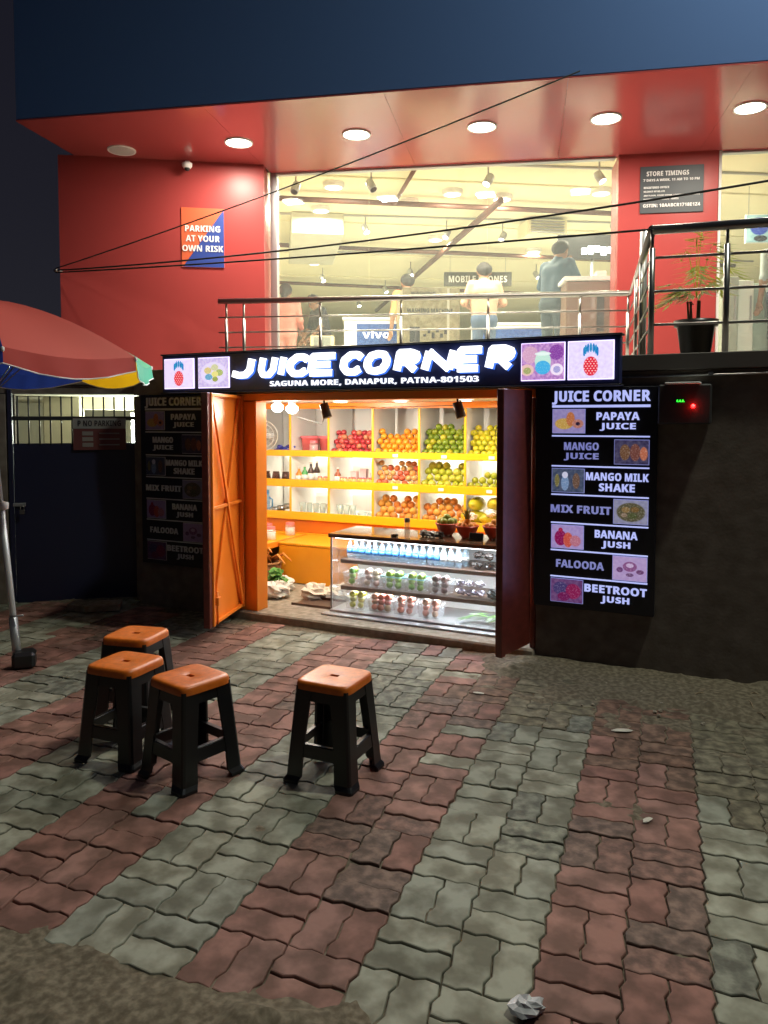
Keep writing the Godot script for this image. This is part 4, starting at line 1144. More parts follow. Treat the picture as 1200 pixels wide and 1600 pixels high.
func kiosk_signs() -> void:
	var s := thing("shop_sign", "long dark sign board with glowing white letters over the kiosk", "sign", kw(1.17, 1.97, 0.03), KA)
	part(s, "board", bx(Vector3(3.67, 0.30, 0.08), 0.006), mat(lin(0.022, 0.03, 0.10), 0.35), Vector3(0, 0, 0.04))
	part(s, "board_trim", bx(Vector3(3.69, 0.012, 0.1), 0.003), M.dark, Vector3(0, 0.157, 0.04))
	part(s, "board_trim", bx(Vector3(3.69, 0.012, 0.1), 0.003), M.dark, Vector3(0, -0.157, 0.04))
	var L := [["J", 0.053, 0.338], ["U", 0.315, 0.49], ["I", 0.469, 0.60], ["C", 0.571, 0.785], ["E", 0.752, 1.011], ["C", 1.032, 1.238], ["O", 1.226, 1.446], ["R", 1.462, 1.677], ["N", 1.681, 1.941], ["E", 1.917, 2.135], ["R", 2.135, 2.351]]
	var halo := glow(Color(0.25, 0.5, 1.0), 0.55, Color(0.1, 0.2, 0.5))
	for e in L:
		var w: float = e[2] - e[1]
		var at := Vector3((e[1] + e[2]) / 2 - 1.17, 0.032, 0.085)
		part(s, "letter", brush_letter(e[0], w + 0.005, 0.172, 0.0245 if w > 0.18 else 0.021, 0.035), M.sign_white, at + Vector3(0, 0, 0.015))
		part(s, "letter_shade", brush_letter(e[0], w + 0.005, 0.172, 0.0255 if w > 0.18 else 0.022, 0.012), halo, at + Vector3(0.009, -0.008, 0.0))
	part(s, "lettering", words("SAGUNA MORE, DANAPUR, PATNA-801503", 1.68, 0.046, 0.008, 0.12), glow(Color(0.94, 0.96, 1.0), 0.9), Vector3(1.25 - 1.17, -0.102, 0.086))
	var plate_art := picture(96, 96, Color(0.72, 0.66, 0.86), Color(0.82, 0.78, 0.92), [[0.5, 0.52, 0.44, 0.4, Color(0.84, 0.8, 0.95)], [0.32, 0.42, 0.13, 0.12, Color(0.78, 0.72, 0.5)], [0.55, 0.32, 0.13, 0.12, Color(0.75, 0.76, 0.6)], [0.7, 0.5, 0.13, 0.12, Color(0.62, 0.68, 0.4)], [0.55, 0.55, 0.12, 0.11, Color(0.85, 0.82, 0.5)], [0.35, 0.64, 0.13, 0.11, Color(0.35, 0.6, 0.75)], [0.56, 0.72, 0.1, 0.09, Color(0.55, 0.6, 0.3)]], 7)
	var drink := picture(112, 96, Color(0.62, 0.42, 0.7), Color(0.78, 0.62, 0.8), [[0.2, 0.3, 0.2, 0.25, Color(0.78, 0.6, 0.72)], [0.82, 0.25, 0.18, 0.22, Color(0.5, 0.25, 0.6)], [0.13, 0.72, 0.17, 0.17, Color(0.85, 0.7, 0.68)], [0.13, 0.74, 0.1, 0.1, Color(0.6, 0.62, 0.4)], [0.83, 0.72, 0.16, 0.17, Color(0.9, 0.84, 0.92)], [0.83, 0.72, 0.09, 0.1, Color(0.62, 0.6, 0.8)], [0.5, 0.5, 0.2, 0.32, Color(0.72, 0.86, 0.8)], [0.5, 0.66, 0.19, 0.2, Color(0.25, 0.65, 0.85)], [0.5, 0.28, 0.2, 0.05, Color(0.85, 0.92, 0.9)]], 9)
	var pics := [[-0.48, 0.30, pineapple_art(2)], [-0.128, 0.30, plate_art], [2.523, 0.275, drink], [2.826, 0.275, pineapple_art(5)]]
	for p in pics:
		part(s, "light_picture", panel(p[1], 0.232, 0.012), lit_print(p[2], 0.72), Vector3(p[0] - 1.17, 0.0, 0.081))
		part(s, "picture_rim", bx(Vector3(p[1] + 0.012, 0.244, 0.006), 0.003), glow(Color(0.85, 0.8, 1.0), 1.2), Vector3(p[0] - 1.17, 0.0, 0.0835))
	area(s, "sign_glow", Vector3(0.05, 0.02, 0.15), Vector3(0, 180, 0), Vector2(2.4, 0.2), Color(0.86, 0.9, 1.0), 1.3)
	# menus: one lit beside the door, one dark on the other side
	var rows := [["PAPAYA\nJUICE", [[0.35, 0.6, 0.3, 0.25, Color(0.75, 0.6, 0.3)], [0.55, 0.4, 0.14, 0.32, Color(0.72, 0.42, 0.25)], [0.78, 0.6, 0.18, 0.2, Color(0.7, 0.45, 0.4)], [0.78, 0.6, 0.07, 0.08, Color(0.15, 0.1, 0.2)]], Color(0.55, 0.5, 0.72)], ["MANGO\nJUICE", [[0.3, 0.5, 0.16, 0.35, Color(0.4, 0.28, 0.2)], [0.6, 0.5, 0.16, 0.38, Color(0.42, 0.25, 0.22)], [0.85, 0.55, 0.12, 0.3, Color(0.7, 0.4, 0.3)]], Color(0.2, 0.18, 0.3)], ["MANGO MILK\nSHAKE", [[0.4, 0.6, 0.13, 0.35, Color(0.45, 0.55, 0.7)], [0.4, 0.25, 0.1, 0.15, Color(0.8, 0.8, 0.9)], [0.75, 0.5, 0.12, 0.36, Color(0.4, 0.3, 0.25)], [0.15, 0.5, 0.08, 0.3, Color(0.45, 0.42, 0.25)]], Color(0.22, 0.26, 0.36)], ["MIX FRUIT", [[0.5, 0.5, 0.44, 0.42, Color(0.32, 0.3, 0.22)], [0.35, 0.4, 0.13, 0.13, Color(0.5, 0.4, 0.25)], [0.62, 0.38, 0.13, 0.12, Color(0.42, 0.32, 0.18)], [0.55, 0.65, 0.15, 0.13, Color(0.28, 0.3, 0.18)], [0.3, 0.63, 0.1, 0.1, Color(0.5, 0.42, 0.35)]], Color(0.5, 0.5, 0.62)], ["BANANA\nJUSH", [[0.28, 0.55, 0.2, 0.35, Color(0.5, 0.06, 0.3)], [0.28, 0.2, 0.07, 0.1, Color(0.6, 0.1, 0.25)], [0.52, 0.62, 0.16, 0.34, Color(0.75, 0.3, 0.25)], [0.75, 0.65, 0.18, 0.25, Color(0.7, 0.42, 0.5)]], Color(0.6, 0.52, 0.75)], ["FALOODA", [[0.5, 0.4, 0.22, 0.22, Color(0.5, 0.3, 0.5)], [0.5, 0.35, 0.12, 0.1, Color(0.75, 0.65, 0.8)], [0.2, 0.55, 0.1, 0.12, Color(0.4, 0.25, 0.45)], [0.8, 0.6, 0.12, 0.1, Color(0.4, 0.25, 0.42)], [0.5, 0.75, 0.12, 0.08, Color(0.4, 0.28, 0.45)]], Color(0.66, 0.56, 0.76)], ["BEETROOT\nJUSH", [[0.3, 0.4, 0.25, 0.3, Color(0.25, 0.2, 0.4)], [0.7, 0.5, 0.25, 0.35, Color(0.5, 0.1, 0.3)], [0.4, 0.75, 0.2, 0.2, Color(0.4, 0.08, 0.3)]], Color(0.35, 0.2, 0.4)]]
	var ys := [1.683, 1.492, 1.296, 1.110, 0.925, 0.745, 0.571, 0.39]
	var lit_text := glow(Color(0.70, 0.74, 1.0), 0.62)
	var lit_text2 := glow(Color(0.52, 0.55, 0.85), 0.42)
	var dim_text := mat(lin(0.55, 0.55, 0.57), 0.5)
	for b in 2:
		var lit := b == 0
		var x0 := 2.455 if lit else -0.985
		var m := thing("menu_sign", "lit black menu board with white juice names beside the open door" if lit else "unlit dark menu board between the gate and the orange door", "menu board", kw(x0, 0, 0.004), KA)
		part(m, "board", bx(Vector3(0.765, 1.44, 0.03), 0.004), mat(lin(0.006, 0.006, 0.012), 0.4), Vector3(0.3825, 1.085, 0.015))
		var ox := 0.113 if lit else 0.06
		var wd := 0.61
		part(m, "lettering", words("JUICE CORNER", wd, 0.088, 0.008, 0.55), lit_text if lit else dim_text, Vector3(ox + wd / 2, 1.738, 0.035))
		for i in 7:
			var left := i % 2 == 0
			part(m, "divider_line", bx(Vector3(wd, 0.016 if i == 0 else 0.009, 0.006), 0.001), lit_text if lit else dim_text, Vector3(ox + wd / 2, ys[i], 0.034))
			var cy: float = (ys[i] + ys[i + 1]) / 2
			var tex := picture(64, 48, rows[i][2], rows[i][2].lightened(0.15), rows[i][1], 30 + i)
			var pm: Material
			if lit: pm = lit_print(tex, 0.55)
			else:
				pm = mat(lin(0.75, 0.72, 0.75), 0.5)
				pm.albedo_texture = tex
			part(m, "picture", panel(0.205, 0.15, 0.006), pm, Vector3(ox + (0.108 if left else wd - 0.108), cy, 0.031))
			part(m, "picture_rim", bx(Vector3(0.212, 0.157, 0.004), 0.001), lit_text2 if lit else dim_text, Vector3(ox + (0.108 if left else wd - 0.108), cy, 0.0325))
			var tl: PackedStringArray = (rows[i][0] as String).split("\n")
			var tx := ox + (0.415 if left else 0.19)
			for t in tl.size():
				var ty := cy + (0.032 - 0.068 * t if tl.size() > 1 else 0.0)
				var tw := 0.043 * tl[t].length() + 0.005
				if i == 6 and t == 0: tw = 0.385
				part(m, "lettering", words(tl[t], minf(tw, 0.385), 0.05, 0.006, 0.45), (lit_text if left else lit_text2) if lit else dim_text, Vector3(tx, ty, 0.034))
		if lit: area(m, "menu_sign_glow", Vector3(0.4, 1.1, 0.08), Vector3(0, 180, 0), Vector2(0.6, 1.3), Color(0.7, 0.75, 1.0), 0.10)

func fruit_mesh(seg: int, squash: float, dimple: float) -> ArrayMesh:
	var p := []
	for i in 9:
		var t := PI * i / 8.0
		var r := sin(t)
		var y := -cos(t) * squash
		if i == 8: y -= dimple
		if i == 0: y += dimple * 0.6
		p.append(Vector2(maxf(r, 0.0), y) * 0.5)
	p[0].x = 0.0
	p[8].x = 0.0
	return lathe(p, seg)

func heap(called: String, label: String, group: String, mats: Array, mesh: Mesh, d: float, x0: float, x1: float, y: float, z: float, rows: int, top := 0.5) -> void:
	for j in rows:
		var n := int((x1 - x0) / (d * 1.0))
		var count := 0
		var tier: String = "bottom row" if j == 0 else ("top row" if j == rows - 1 else ORD[j] + " row up")
		for i in n:
			var x := x0 + d * 0.5 + (i + 0.5 * (j % 2)) * (x1 - x0 - d) / maxf(n - 1, 1)
			if x > x1 - d * 0.35: continue
			if j == rows - 1 and rng.randf() > top: continue
			var s := d * rng.randf_range(1.02, 1.15)
			var o := solo(called, mesh, mats[rng.randi() % mats.size()], kw(x + rng.randf_range(-0.1, 0.1) * d, y + d * 0.5 + j * d * 0.77 + rng.randf_range(-0.06, 0.06) * d, z - j * d * 0.33 + rng.randf_range(-0.12, 0.12) * d), "%s, %s from the left, %s" % [label, ORD[count], tier], "fruit", group, Vector3(rng.randf_range(-35, 35), rng.randf_range(0, 360), rng.randf_range(-35, 35)))
			o.scale = Vector3.ONE * s
			count += 1

func kiosk_shelves() -> void:
	var u := thing("shelving_unit", "yellow edged wall shelves with white compartments full of fruit", "shelves", KO, KA)
	span(u, "back_panel", Vector3(-0.99, 0.572, -2.19), Vector3(2.5, 1.76, -2.16), M.laminate)
	var tops := [1.285, 0.985, 0.655]
	var bots := [1.222, 0.908, 0.573]
	for i in 3:
		var y1: float = tops[i] - 0.03
		span(u, "shelf_board", Vector3(-0.985, y1 - 0.02, -2.158), Vector3(2.5, y1, -1.622), M.laminate)
		span(u, "shelf_edge", Vector3(-0.985, bots[i], -1.62), Vector3(2.5, tops[i], -1.598), M.orange_board)
	var divs := [-0.534, -0.08, 0.415, 0.905, 1.365, 1.86]
	var gaps := [[1.287, 1.762], [0.987, 1.22], [0.657, 0.906]]
	for i in 3:
		for x in divs:
			span(u, "divider", Vector3(x - 0.006, gaps[i][0] - 0.03, -2.1), Vector3(x + 0.006, gaps[i][1], -1.615), M.laminate)
			span(u, "divider_edge", Vector3(x - 0.011, gaps[i][0], -1.613), Vector3(x + 0.011, gaps[i][1] - (0.06 if i == 0 else 0.0), -1.598), M.orange_board)
	span(u, "top_edge", Vector3(-0.985, 1.704, -1.613), Vector3(2.5, 1.762, -1.599), M.orange)
	for t in [[0.66, 1.252], [1.16, 1.252], [1.62, 1.252], [0.66, 0.945], [1.13, 0.945], [1.6, 0.945]]:
		part(u, "price_tag", bx(Vector3(0.055, 0.03, 0.003), 0.001), M.white, Vector3(t[0], t[1], -1.596))
	# LED strips at the back of the two lower tiers
	var led := glow(Color(1.0, 0.97, 0.88), 4.0)
	for i in 2:
		var y: float = [1.214, 0.900][i]
		var s := thing("led_strip", "white LED strip under the %s shelf board" % ["top", "middle"][i], "LED strip", kw(0.75, y, -2.13), KA, "LED strips behind the shelves")
		part(s, "led_tube", bx(Vector3(3.4, 0.012, 0.02), 0.003), led)
		area(s, "led_light", Vector3(0, -0.012, 0.0), Vector3(-90, 0, 0), Vector2(3.3, 0.02), Color(1.0, 0.95, 0.84), 0.42)
	# fruit
	var ball := fruit_mesh(14, 0.96, 0.02)
	var apple := fruit_mesh(14, 0.9, 0.12)
	var pear := lathe([Vector2(0, -0.46), Vector2(0.3, -0.42), Vector2(0.48, -0.2), Vector2(0.5, 0.0), Vector2(0.4, 0.25), Vector2(0.22, 0.44), Vector2(0, 0.5)], 14)
	var skin := func(list: Array, rough: float) -> Array:
		var out := []
		for c in list: out.append(worn(mat(lin(c[0], c[1], c[2]), rough), M.coarse, 0.09))
		return out
	M.apple_red = skin.call([[0.52, 0.05, 0.06], [0.62, 0.12, 0.10], [0.42, 0.03, 0.05], [0.6, 0.22, 0.12]], 0.3)
	M.fruit_orange = skin.call([[0.80, 0.30, 0.012], [0.84, 0.36, 0.02], [0.76, 0.26, 0.01]], 0.45)
	M.fruit_green = skin.call([[0.15, 0.24, 0.012], [0.20, 0.30, 0.015], [0.26, 0.34, 0.02], [0.45, 0.42, 0.02]], 0.4)
	M.fruit_yellow = skin.call([[0.62, 0.58, 0.02], [0.68, 0.60, 0.03], [0.54, 0.55, 0.02]], 0.4)
	M.apple_pale = skin.call([[0.68, 0.2, 0.06], [0.72, 0.34, 0.10], [0.6, 0.12, 0.06], [0.7, 0.42, 0.16]], 0.3)
	M.guava = skin.call([[0.48, 0.50, 0.03], [0.56, 0.55, 0.05], [0.42, 0.46, 0.02]], 0.4)
	M.fruit_peach = skin.call([[0.76, 0.34, 0.06], [0.78, 0.42, 0.08], [0.72, 0.26, 0.05]], 0.4)
	var z := -1.66
	heap("apple", "red apple on the top shelf", "red apples on the top shelf", M.apple_red, apple, 0.058, -0.07, 0.41, 1.255, z, 5, 0.8)
	heap("orange", "orange on the top shelf", "oranges on the top shelf", M.fruit_orange, ball, 0.062, 0.425, 0.9, 1.255, z, 5, 0.6)
	heap("lime", "green lime on the top shelf", "green limes on the top shelf", M.fruit_green, ball, 0.062, 0.915, 1.36, 1.255, z, 6, 0.5)
	heap("lemon", "yellow lime at the top shelf end", "yellow limes on the top shelf", M.fruit_yellow, ball, 0.06, 1.375, 1.855, 1.255, z, 6, 0.6)
	heap("apple", "pale apple on the middle shelf", "pale apples on the middle shelf", M.apple_pale, apple, 0.06, 0.425, 0.9, 0.955, z, 5, 0.7)
	heap("guava", "large guava on the middle shelf", "guavas on the middle shelf", M.guava, pear, 0.072, 0.915, 1.36, 0.955, z, 4, 0.85)
	heap("guava", "small guava on the middle shelf", "small guavas at the right of the middle shelf", M.guava, ball, 0.062, 1.375, 1.855, 0.955, z, 3, 0.7)
	heap("peach", "pale orange beside the glasses", "pale oranges on the lowest shelf", M.fruit_peach, ball, 0.072, 0.425, 0.9, 0.625, z, 4, 0.8)
	heap("peach", "orange behind the fruit bowls", "oranges behind the bowls", M.fruit_peach, ball, 0.07, 0.915, 1.36, 0.625, z, 4, 0.75)
	var papaya := lathe([Vector2(0, -0.14), Vector2(0.035, -0.13), Vector2(0.065, -0.06), Vector2(0.068, 0.02), Vector2(0.045, 0.1), Vector2(0.012, 0.14), Vector2(0, 0.142)], 16)
	for i in 5:
		solo("papaya", papaya, M.fruit_yellow[i % 3], kw(1.44 + 0.17 * (i % 3), 0.69 + 0.125 * int(i / 3.0), -1.69 - 0.03 * int(i / 3.0)), "large yellow papaya on the lowest shelf, %s" % ["lower row nearest the oranges", "lower row middle", "lower row nearest the door leaf", "upper row nearest the oranges", "upper row second"][i], "fruit", "papayas on the lowest shelf", Vector3(8, 20 * i, 80 + 8 * (i % 2)))
	for i in 3:
		solo("foam_net", crumple(0.06, 60 + i), M.white, kw(1.42 + 0.19 * i, 0.71 + 0.04 * (i % 2), -1.625), "crumpled white foam fruit net among the papayas, %s" % ["first from the oranges", "second from the oranges", "third from the oranges"][i], "packing", "foam nets on the lowest shelf")
	# tubs, jars and bottles
	var pink := clear(Color(0.95, 0.42, 0.42), 0.55, 0.2)
	var tub := lathe([Vector2(0.0, 0.0), Vector2(0.085, 0.0), Vector2(0.10, 0.15), Vector2(0.10, 0.155)], 20)
	var lid := lathe([Vector2(0.104, 0.148), Vector2(0.108, 0.15), Vector2(0.108, 0.168), Vector2(0.1, 0.172), Vector2(0.0, 0.172)], 20)
	var lid_pink := mat(lin(0.72, 0.16, 0.2), 0.35)
	for i in 2:
		var t := thing("plastic_tub", ["pink plastic tub on the top shelf, the taller at left", "pink plastic tub on the top shelf beside the apples"][i], "tub", kw(-0.41 + i * 0.22, 1.256, -1.8), KA, "pink tubs on the top shelf")
		part(t, "tub_body", tub, pink)
		part(t, "lid", lid, lid_pink)
	jar("glass jar with a pink lid in front of the pink tubs", kw(-0.29, 1.256, -1.67), 0.045, 0.13, lid_pink, mat(lin(0.6, 0.25, 0.25), 0.5))
	for i in 9:
		solo("packet", crumple(0.035, 80 + i), mat(lin(0.05, 0.06, 0.42), 0.35), kw(-0.76 + 0.026 * i, 1.275 + 0.02 * (i % 3), -1.68 - 0.03 * (i % 2)), "small crumpled blue packet by the fan, %s from the left" % ORD[i], "packet", "blue packets on the top shelf")
	var brown := clear(Color(0.35, 0.18, 0.14), 0.55, 0.08)
	var cup := lathe([Vector2(0.0, 0.10), Vector2(0.034, 0.10), Vector2(0.05, 0.0), Vector2(0.046, 0.0), Vector2(0.031, 0.095), Vector2(0.0, 0.095)], 18)
	for i in 3:
		solo("cup", cup, brown, kw(-0.88 + 0.12 * i, 0.956, -1.68), "brown glass cup turned upside down on the middle shelf, %s" % ["leftmost", "centre one", "rightmost"][i], "cup", "brown cups on the middle shelf")
	var bl := [[-0.49, 0.12, lin(0.7, 0.25, 0.04)], [-0.42, 0.14, lin(0.05, 0.3, 0.08)], [-0.345, 0.17, lin(0.05, 0.03, 0.03)], [-0.275, 0.18, lin(0.05, 0.03, 0.03)], [-0.03, 0.13, lin(0.3, 0.08, 0.04)]]
	var bn := ["orange syrup bottle with a white label on the middle shelf", "green syrup bottle with a white label on the middle shelf", "tall dark syrup bottle, the left of the dark pair", "tall dark syrup bottle, the right of the dark pair", "small brown bottle left of the pink boxes"]
	for i in bl.size():
		var h: float = bl[i][1] * 1.2
		var b := thing("syrup_bottle", bn[i], "bottle", kw(bl[i][0], 0.956, -1.70), KA, "syrup bottles on the middle shelf")
		part(b, "bottle_body", lathe([Vector2(0, 0), Vector2(0.03, 0.0), Vector2(0.033, 0.01), Vector2(0.033, h * 0.55), Vector2(0.014, h * 0.75), Vector2(0.012, h * 0.93)], 16), mat(bl[i][2], 0.12))
		part(b, "label", lathe([Vector2(0.0335, h * 0.12), Vector2(0.0338, h * 0.12), Vector2(0.0338, h * 0.45), Vector2(0.0335, h * 0.45)], 16), M.white)
		part(b, "cap", lathe([Vector2(0.014, h * 0.92), Vector2(0.015, h), Vector2(0, h)], 12), mat(lin(0.6, 0.55, 0.5), 0.4))
	for i in 11:
		var b := thing("small_jar", "small spice jar on the middle shelf, %s from the left" % ORD[i], "jar", kw([-0.21, -0.16, -0.115, 0.03, 0.08, 0.13, 0.18, 0.235, 0.285, 0.335, 0.385][i], 0.956, -1.655 - 0.02 * (i % 2)), KA, "spice jars on the middle shelf")
		part(b, "jar_body", lathe([Vector2(0, 0), Vector2(0.025, 0), Vector2(0.026, 0.05), Vector2(0.02, 0.055)], 14), mat(lin(0.62, 0.4, 0.14), 0.3))
		part(b, "lid", lathe([Vector2(0.022, 0.053), Vector2(0.022, 0.066), Vector2(0, 0.066)], 14), mat(lin(0.55, 0.12, 0.1), 0.4))
	for i in 3:
		var b := thing("small_carton", "small pink and white carton on the middle shelf, %s" % ["beside the spice jars", "the tallest of three", "nearest the apples"][i], "carton", kw(0.12 + 0.11 * i, 0.956, -1.78), KA, "pink cartons on the middle shelf")
		part(b, "carton_body", bx(Vector3(0.07, [0.12, 0.15, 0.11][i], 0.06), 0.003), mat(lin(0.72, 0.5, 0.52), 0.5), Vector3(0, [0.06, 0.075, 0.055][i], 0))
		part(b, "printed_band", bx(Vector3(0.05, 0.03, 0.061), 0.001), mat([lin(0.6, 0.1, 0.12), lin(0.15, 0.2, 0.5), lin(0.6, 0.1, 0.2)][i], 0.5), Vector3(0, 0.05, 0))
	var tumbler := lathe([Vector2(0.0, 0.004), Vector2(0.024, 0.004), Vector2(0.033, 0.115), Vector2(0.0345, 0.115), Vector2(0.026, 0.0), Vector2(0.0, 0.0)], 16)
	var tg := clear(Color(0.80, 0.87, 0.85), 0.38, 0.04)
	for i in 8:
		var two := i >= 5
		solo("tumbler", tumbler, tg, kw([-0.44, -0.36, -0.28, -0.20, -0.125, 0.0, 0.075, 0.15][i], 0.626, -1.69), "clear glass tumbler, %s from the left in the %s compartment" % [ORD[i - 5 if two else i], "right" if two else "left"], "glass", "tumblers in the right compartment" if two else "tumblers in the left compartment")
	var bowl := lathe([Vector2(0, 0.0), Vector2(0.03, 0.0), Vector2(0.05, 0.05), Vector2(0.052, 0.05), Vector2(0.033, -0.002)], 16)
	for i in 2: solo("glass_bowl", bowl, tg, kw(0.25 + 0.11 * i, 0.628, -1.69), ["clear glass bowl beside the tumblers", "clear glass bowl nearest the pale oranges"][i], "bowl", "glass bowls on the lowest shelf")
	var jug := thing("water_jug", "blue lidded clear water jug at the left of the lowest shelf", "jug", kw(-0.90, 0.626, -1.68), KA)
	part(jug, "jug_body", lathe([Vector2(0, 0), Vector2(0.05, 0), Vector2(0.055, 0.15), Vector2(0.04, 0.19)], 18), clear(Color(0.45, 0.7, 0.9), 0.4, 0.1))
	part(jug, "lid", lathe([Vector2(0.045, 0.185), Vector2(0.045, 0.225), Vector2(0, 0.23)], 18), mat(lin(0.1, 0.32, 0.62), 0.35))
	part(jug, "handle", tube([Vector3(0.05, 0.15, 0), Vector3(0.09, 0.13, 0), Vector3(0.09, 0.06, 0), Vector3(0.053, 0.04, 0)], 0.008, 8), mat(lin(0.1, 0.32, 0.62), 0.35))
	for i in 3: solo("steel_bowl", bowl, M.steel, kw(-0.76 + 0.075 * i, 0.63 + 0.02 * i, -1.67), "small steel bowl beside the water jug, %s" % ["leftmost", "middle", "rightmost"][i], "bowl", "steel bowls by the jug")
	# wall fan
	var fan := thing("wall_fan", "white wire cage fan at the left of the top shelf", "fan", kw(-0.84, 1.43, -1.56), KA + 25)
	var wire := mat(lin(0.75, 0.76, 0.74), 0.3)
	for r in [0.155, 0.12, 0.08, 0.04]:
		var pts := []
		for i in 29: pts.append(Vector3(cos(TAU * i / 28) * r, sin(TAU * i / 28) * r, 0.05 * (1.0 - r / 0.16)))
		part(fan, "cage_ring", tube(pts, 0.0045 if r > 0.15 else 0.0025, 6, false), wire)
	for i in 16: part(fan, "cage_wire", tube([Vector3(cos(TAU * i / 16) * 0.03, sin(TAU * i / 16) * 0.03, 0.045), Vector3(cos(TAU * i / 16) * 0.155, sin(TAU * i / 16) * 0.155, 0.0)], 0.0018, 5), wire)
	part(fan, "hub", lathe([Vector2(0, 0.055), Vector2(0.03, 0.05), Vector2(0.035, -0.06), Vector2(0, -0.08)], 16), wire, Vector3.ZERO, Vector3(90, 0, 0))
	for i in 3: part(fan, "blade", bx(Vector3(0.10, 0.055, 0.004), 0.002), clear(Color(0.85, 0.9, 0.95), 0.5, 0.2), Vector3(cos(TAU * i / 3) * 0.07, sin(TAU * i / 3) * 0.07, 0.0), Vector3(25, 0, 120 * i))
	part(fan, "wall_arm", tube([Vector3(0, 0, -0.05), Vector3(-0.02, -0.16, -0.06)], 0.012, 8), wire)

func jar(label: String, at: Vector3, r: float, h: float, lid: Material, fill: Material) -> void:
	var j := thing("glass_jar", label, "jar", at, KA, "lidded jars in the kiosk")
	part(j, "jar_body", lathe([Vector2(0, 0), Vector2(r, 0), Vector2(r * 1.03, h * 0.1), Vector2(r * 1.03, h * 0.72), Vector2(r * 0.8, h * 0.82)], 18), M.clear_plastic)
	part(j, "contents", lathe([Vector2(0, 0.004), Vector2(r * 0.95, 0.004), Vector2(r * 0.97, h * 0.58), Vector2(0, h * 0.62)], 16), fill)
	part(j, "lid", lathe([Vector2(r * 0.86, h * 0.8), Vector2(r * 0.88, h * 0.98), Vector2(r * 0.8, h), Vector2(0, h)], 18), lid)

# a crumpled lump with sharp facets
func crumple(r: float, sd: int) -> ArrayMesh:
	var key := "cr%s %s" % [r, sd]
	if cache.has(key): return cache[key]
	var g := RandomNumberGenerator.new()
	g.seed = sd
	var rows := 7 if r < 0.05 else 11
	var cols := 10 if r < 0.05 else 16
	var pts := []
	for i in rows + 1:
		var row := []
		for k in cols:
			var t := PI * i / rows
			var a := TAU * k / cols
			var s := r * g.randf_range(0.62, 1.12)
			row.append(Vector3(sin(t) * cos(a), -cos(t) * 0.62, sin(t) * sin(a)) * s)
		pts.append(row)
	var v := PackedVector3Array()
	for i in rows:
		for k in cols:
			var m := (k + 1) % cols
			quad(v, pts[i][k] if i else pts[0][0], pts[i + 1][k] if i < rows - 1 else pts[rows][0], pts[i + 1][m] if i < rows - 1 else pts[rows][0], pts[i][m] if i else pts[0][0])
	cache[key] = surf(v, false)
	return cache[key]

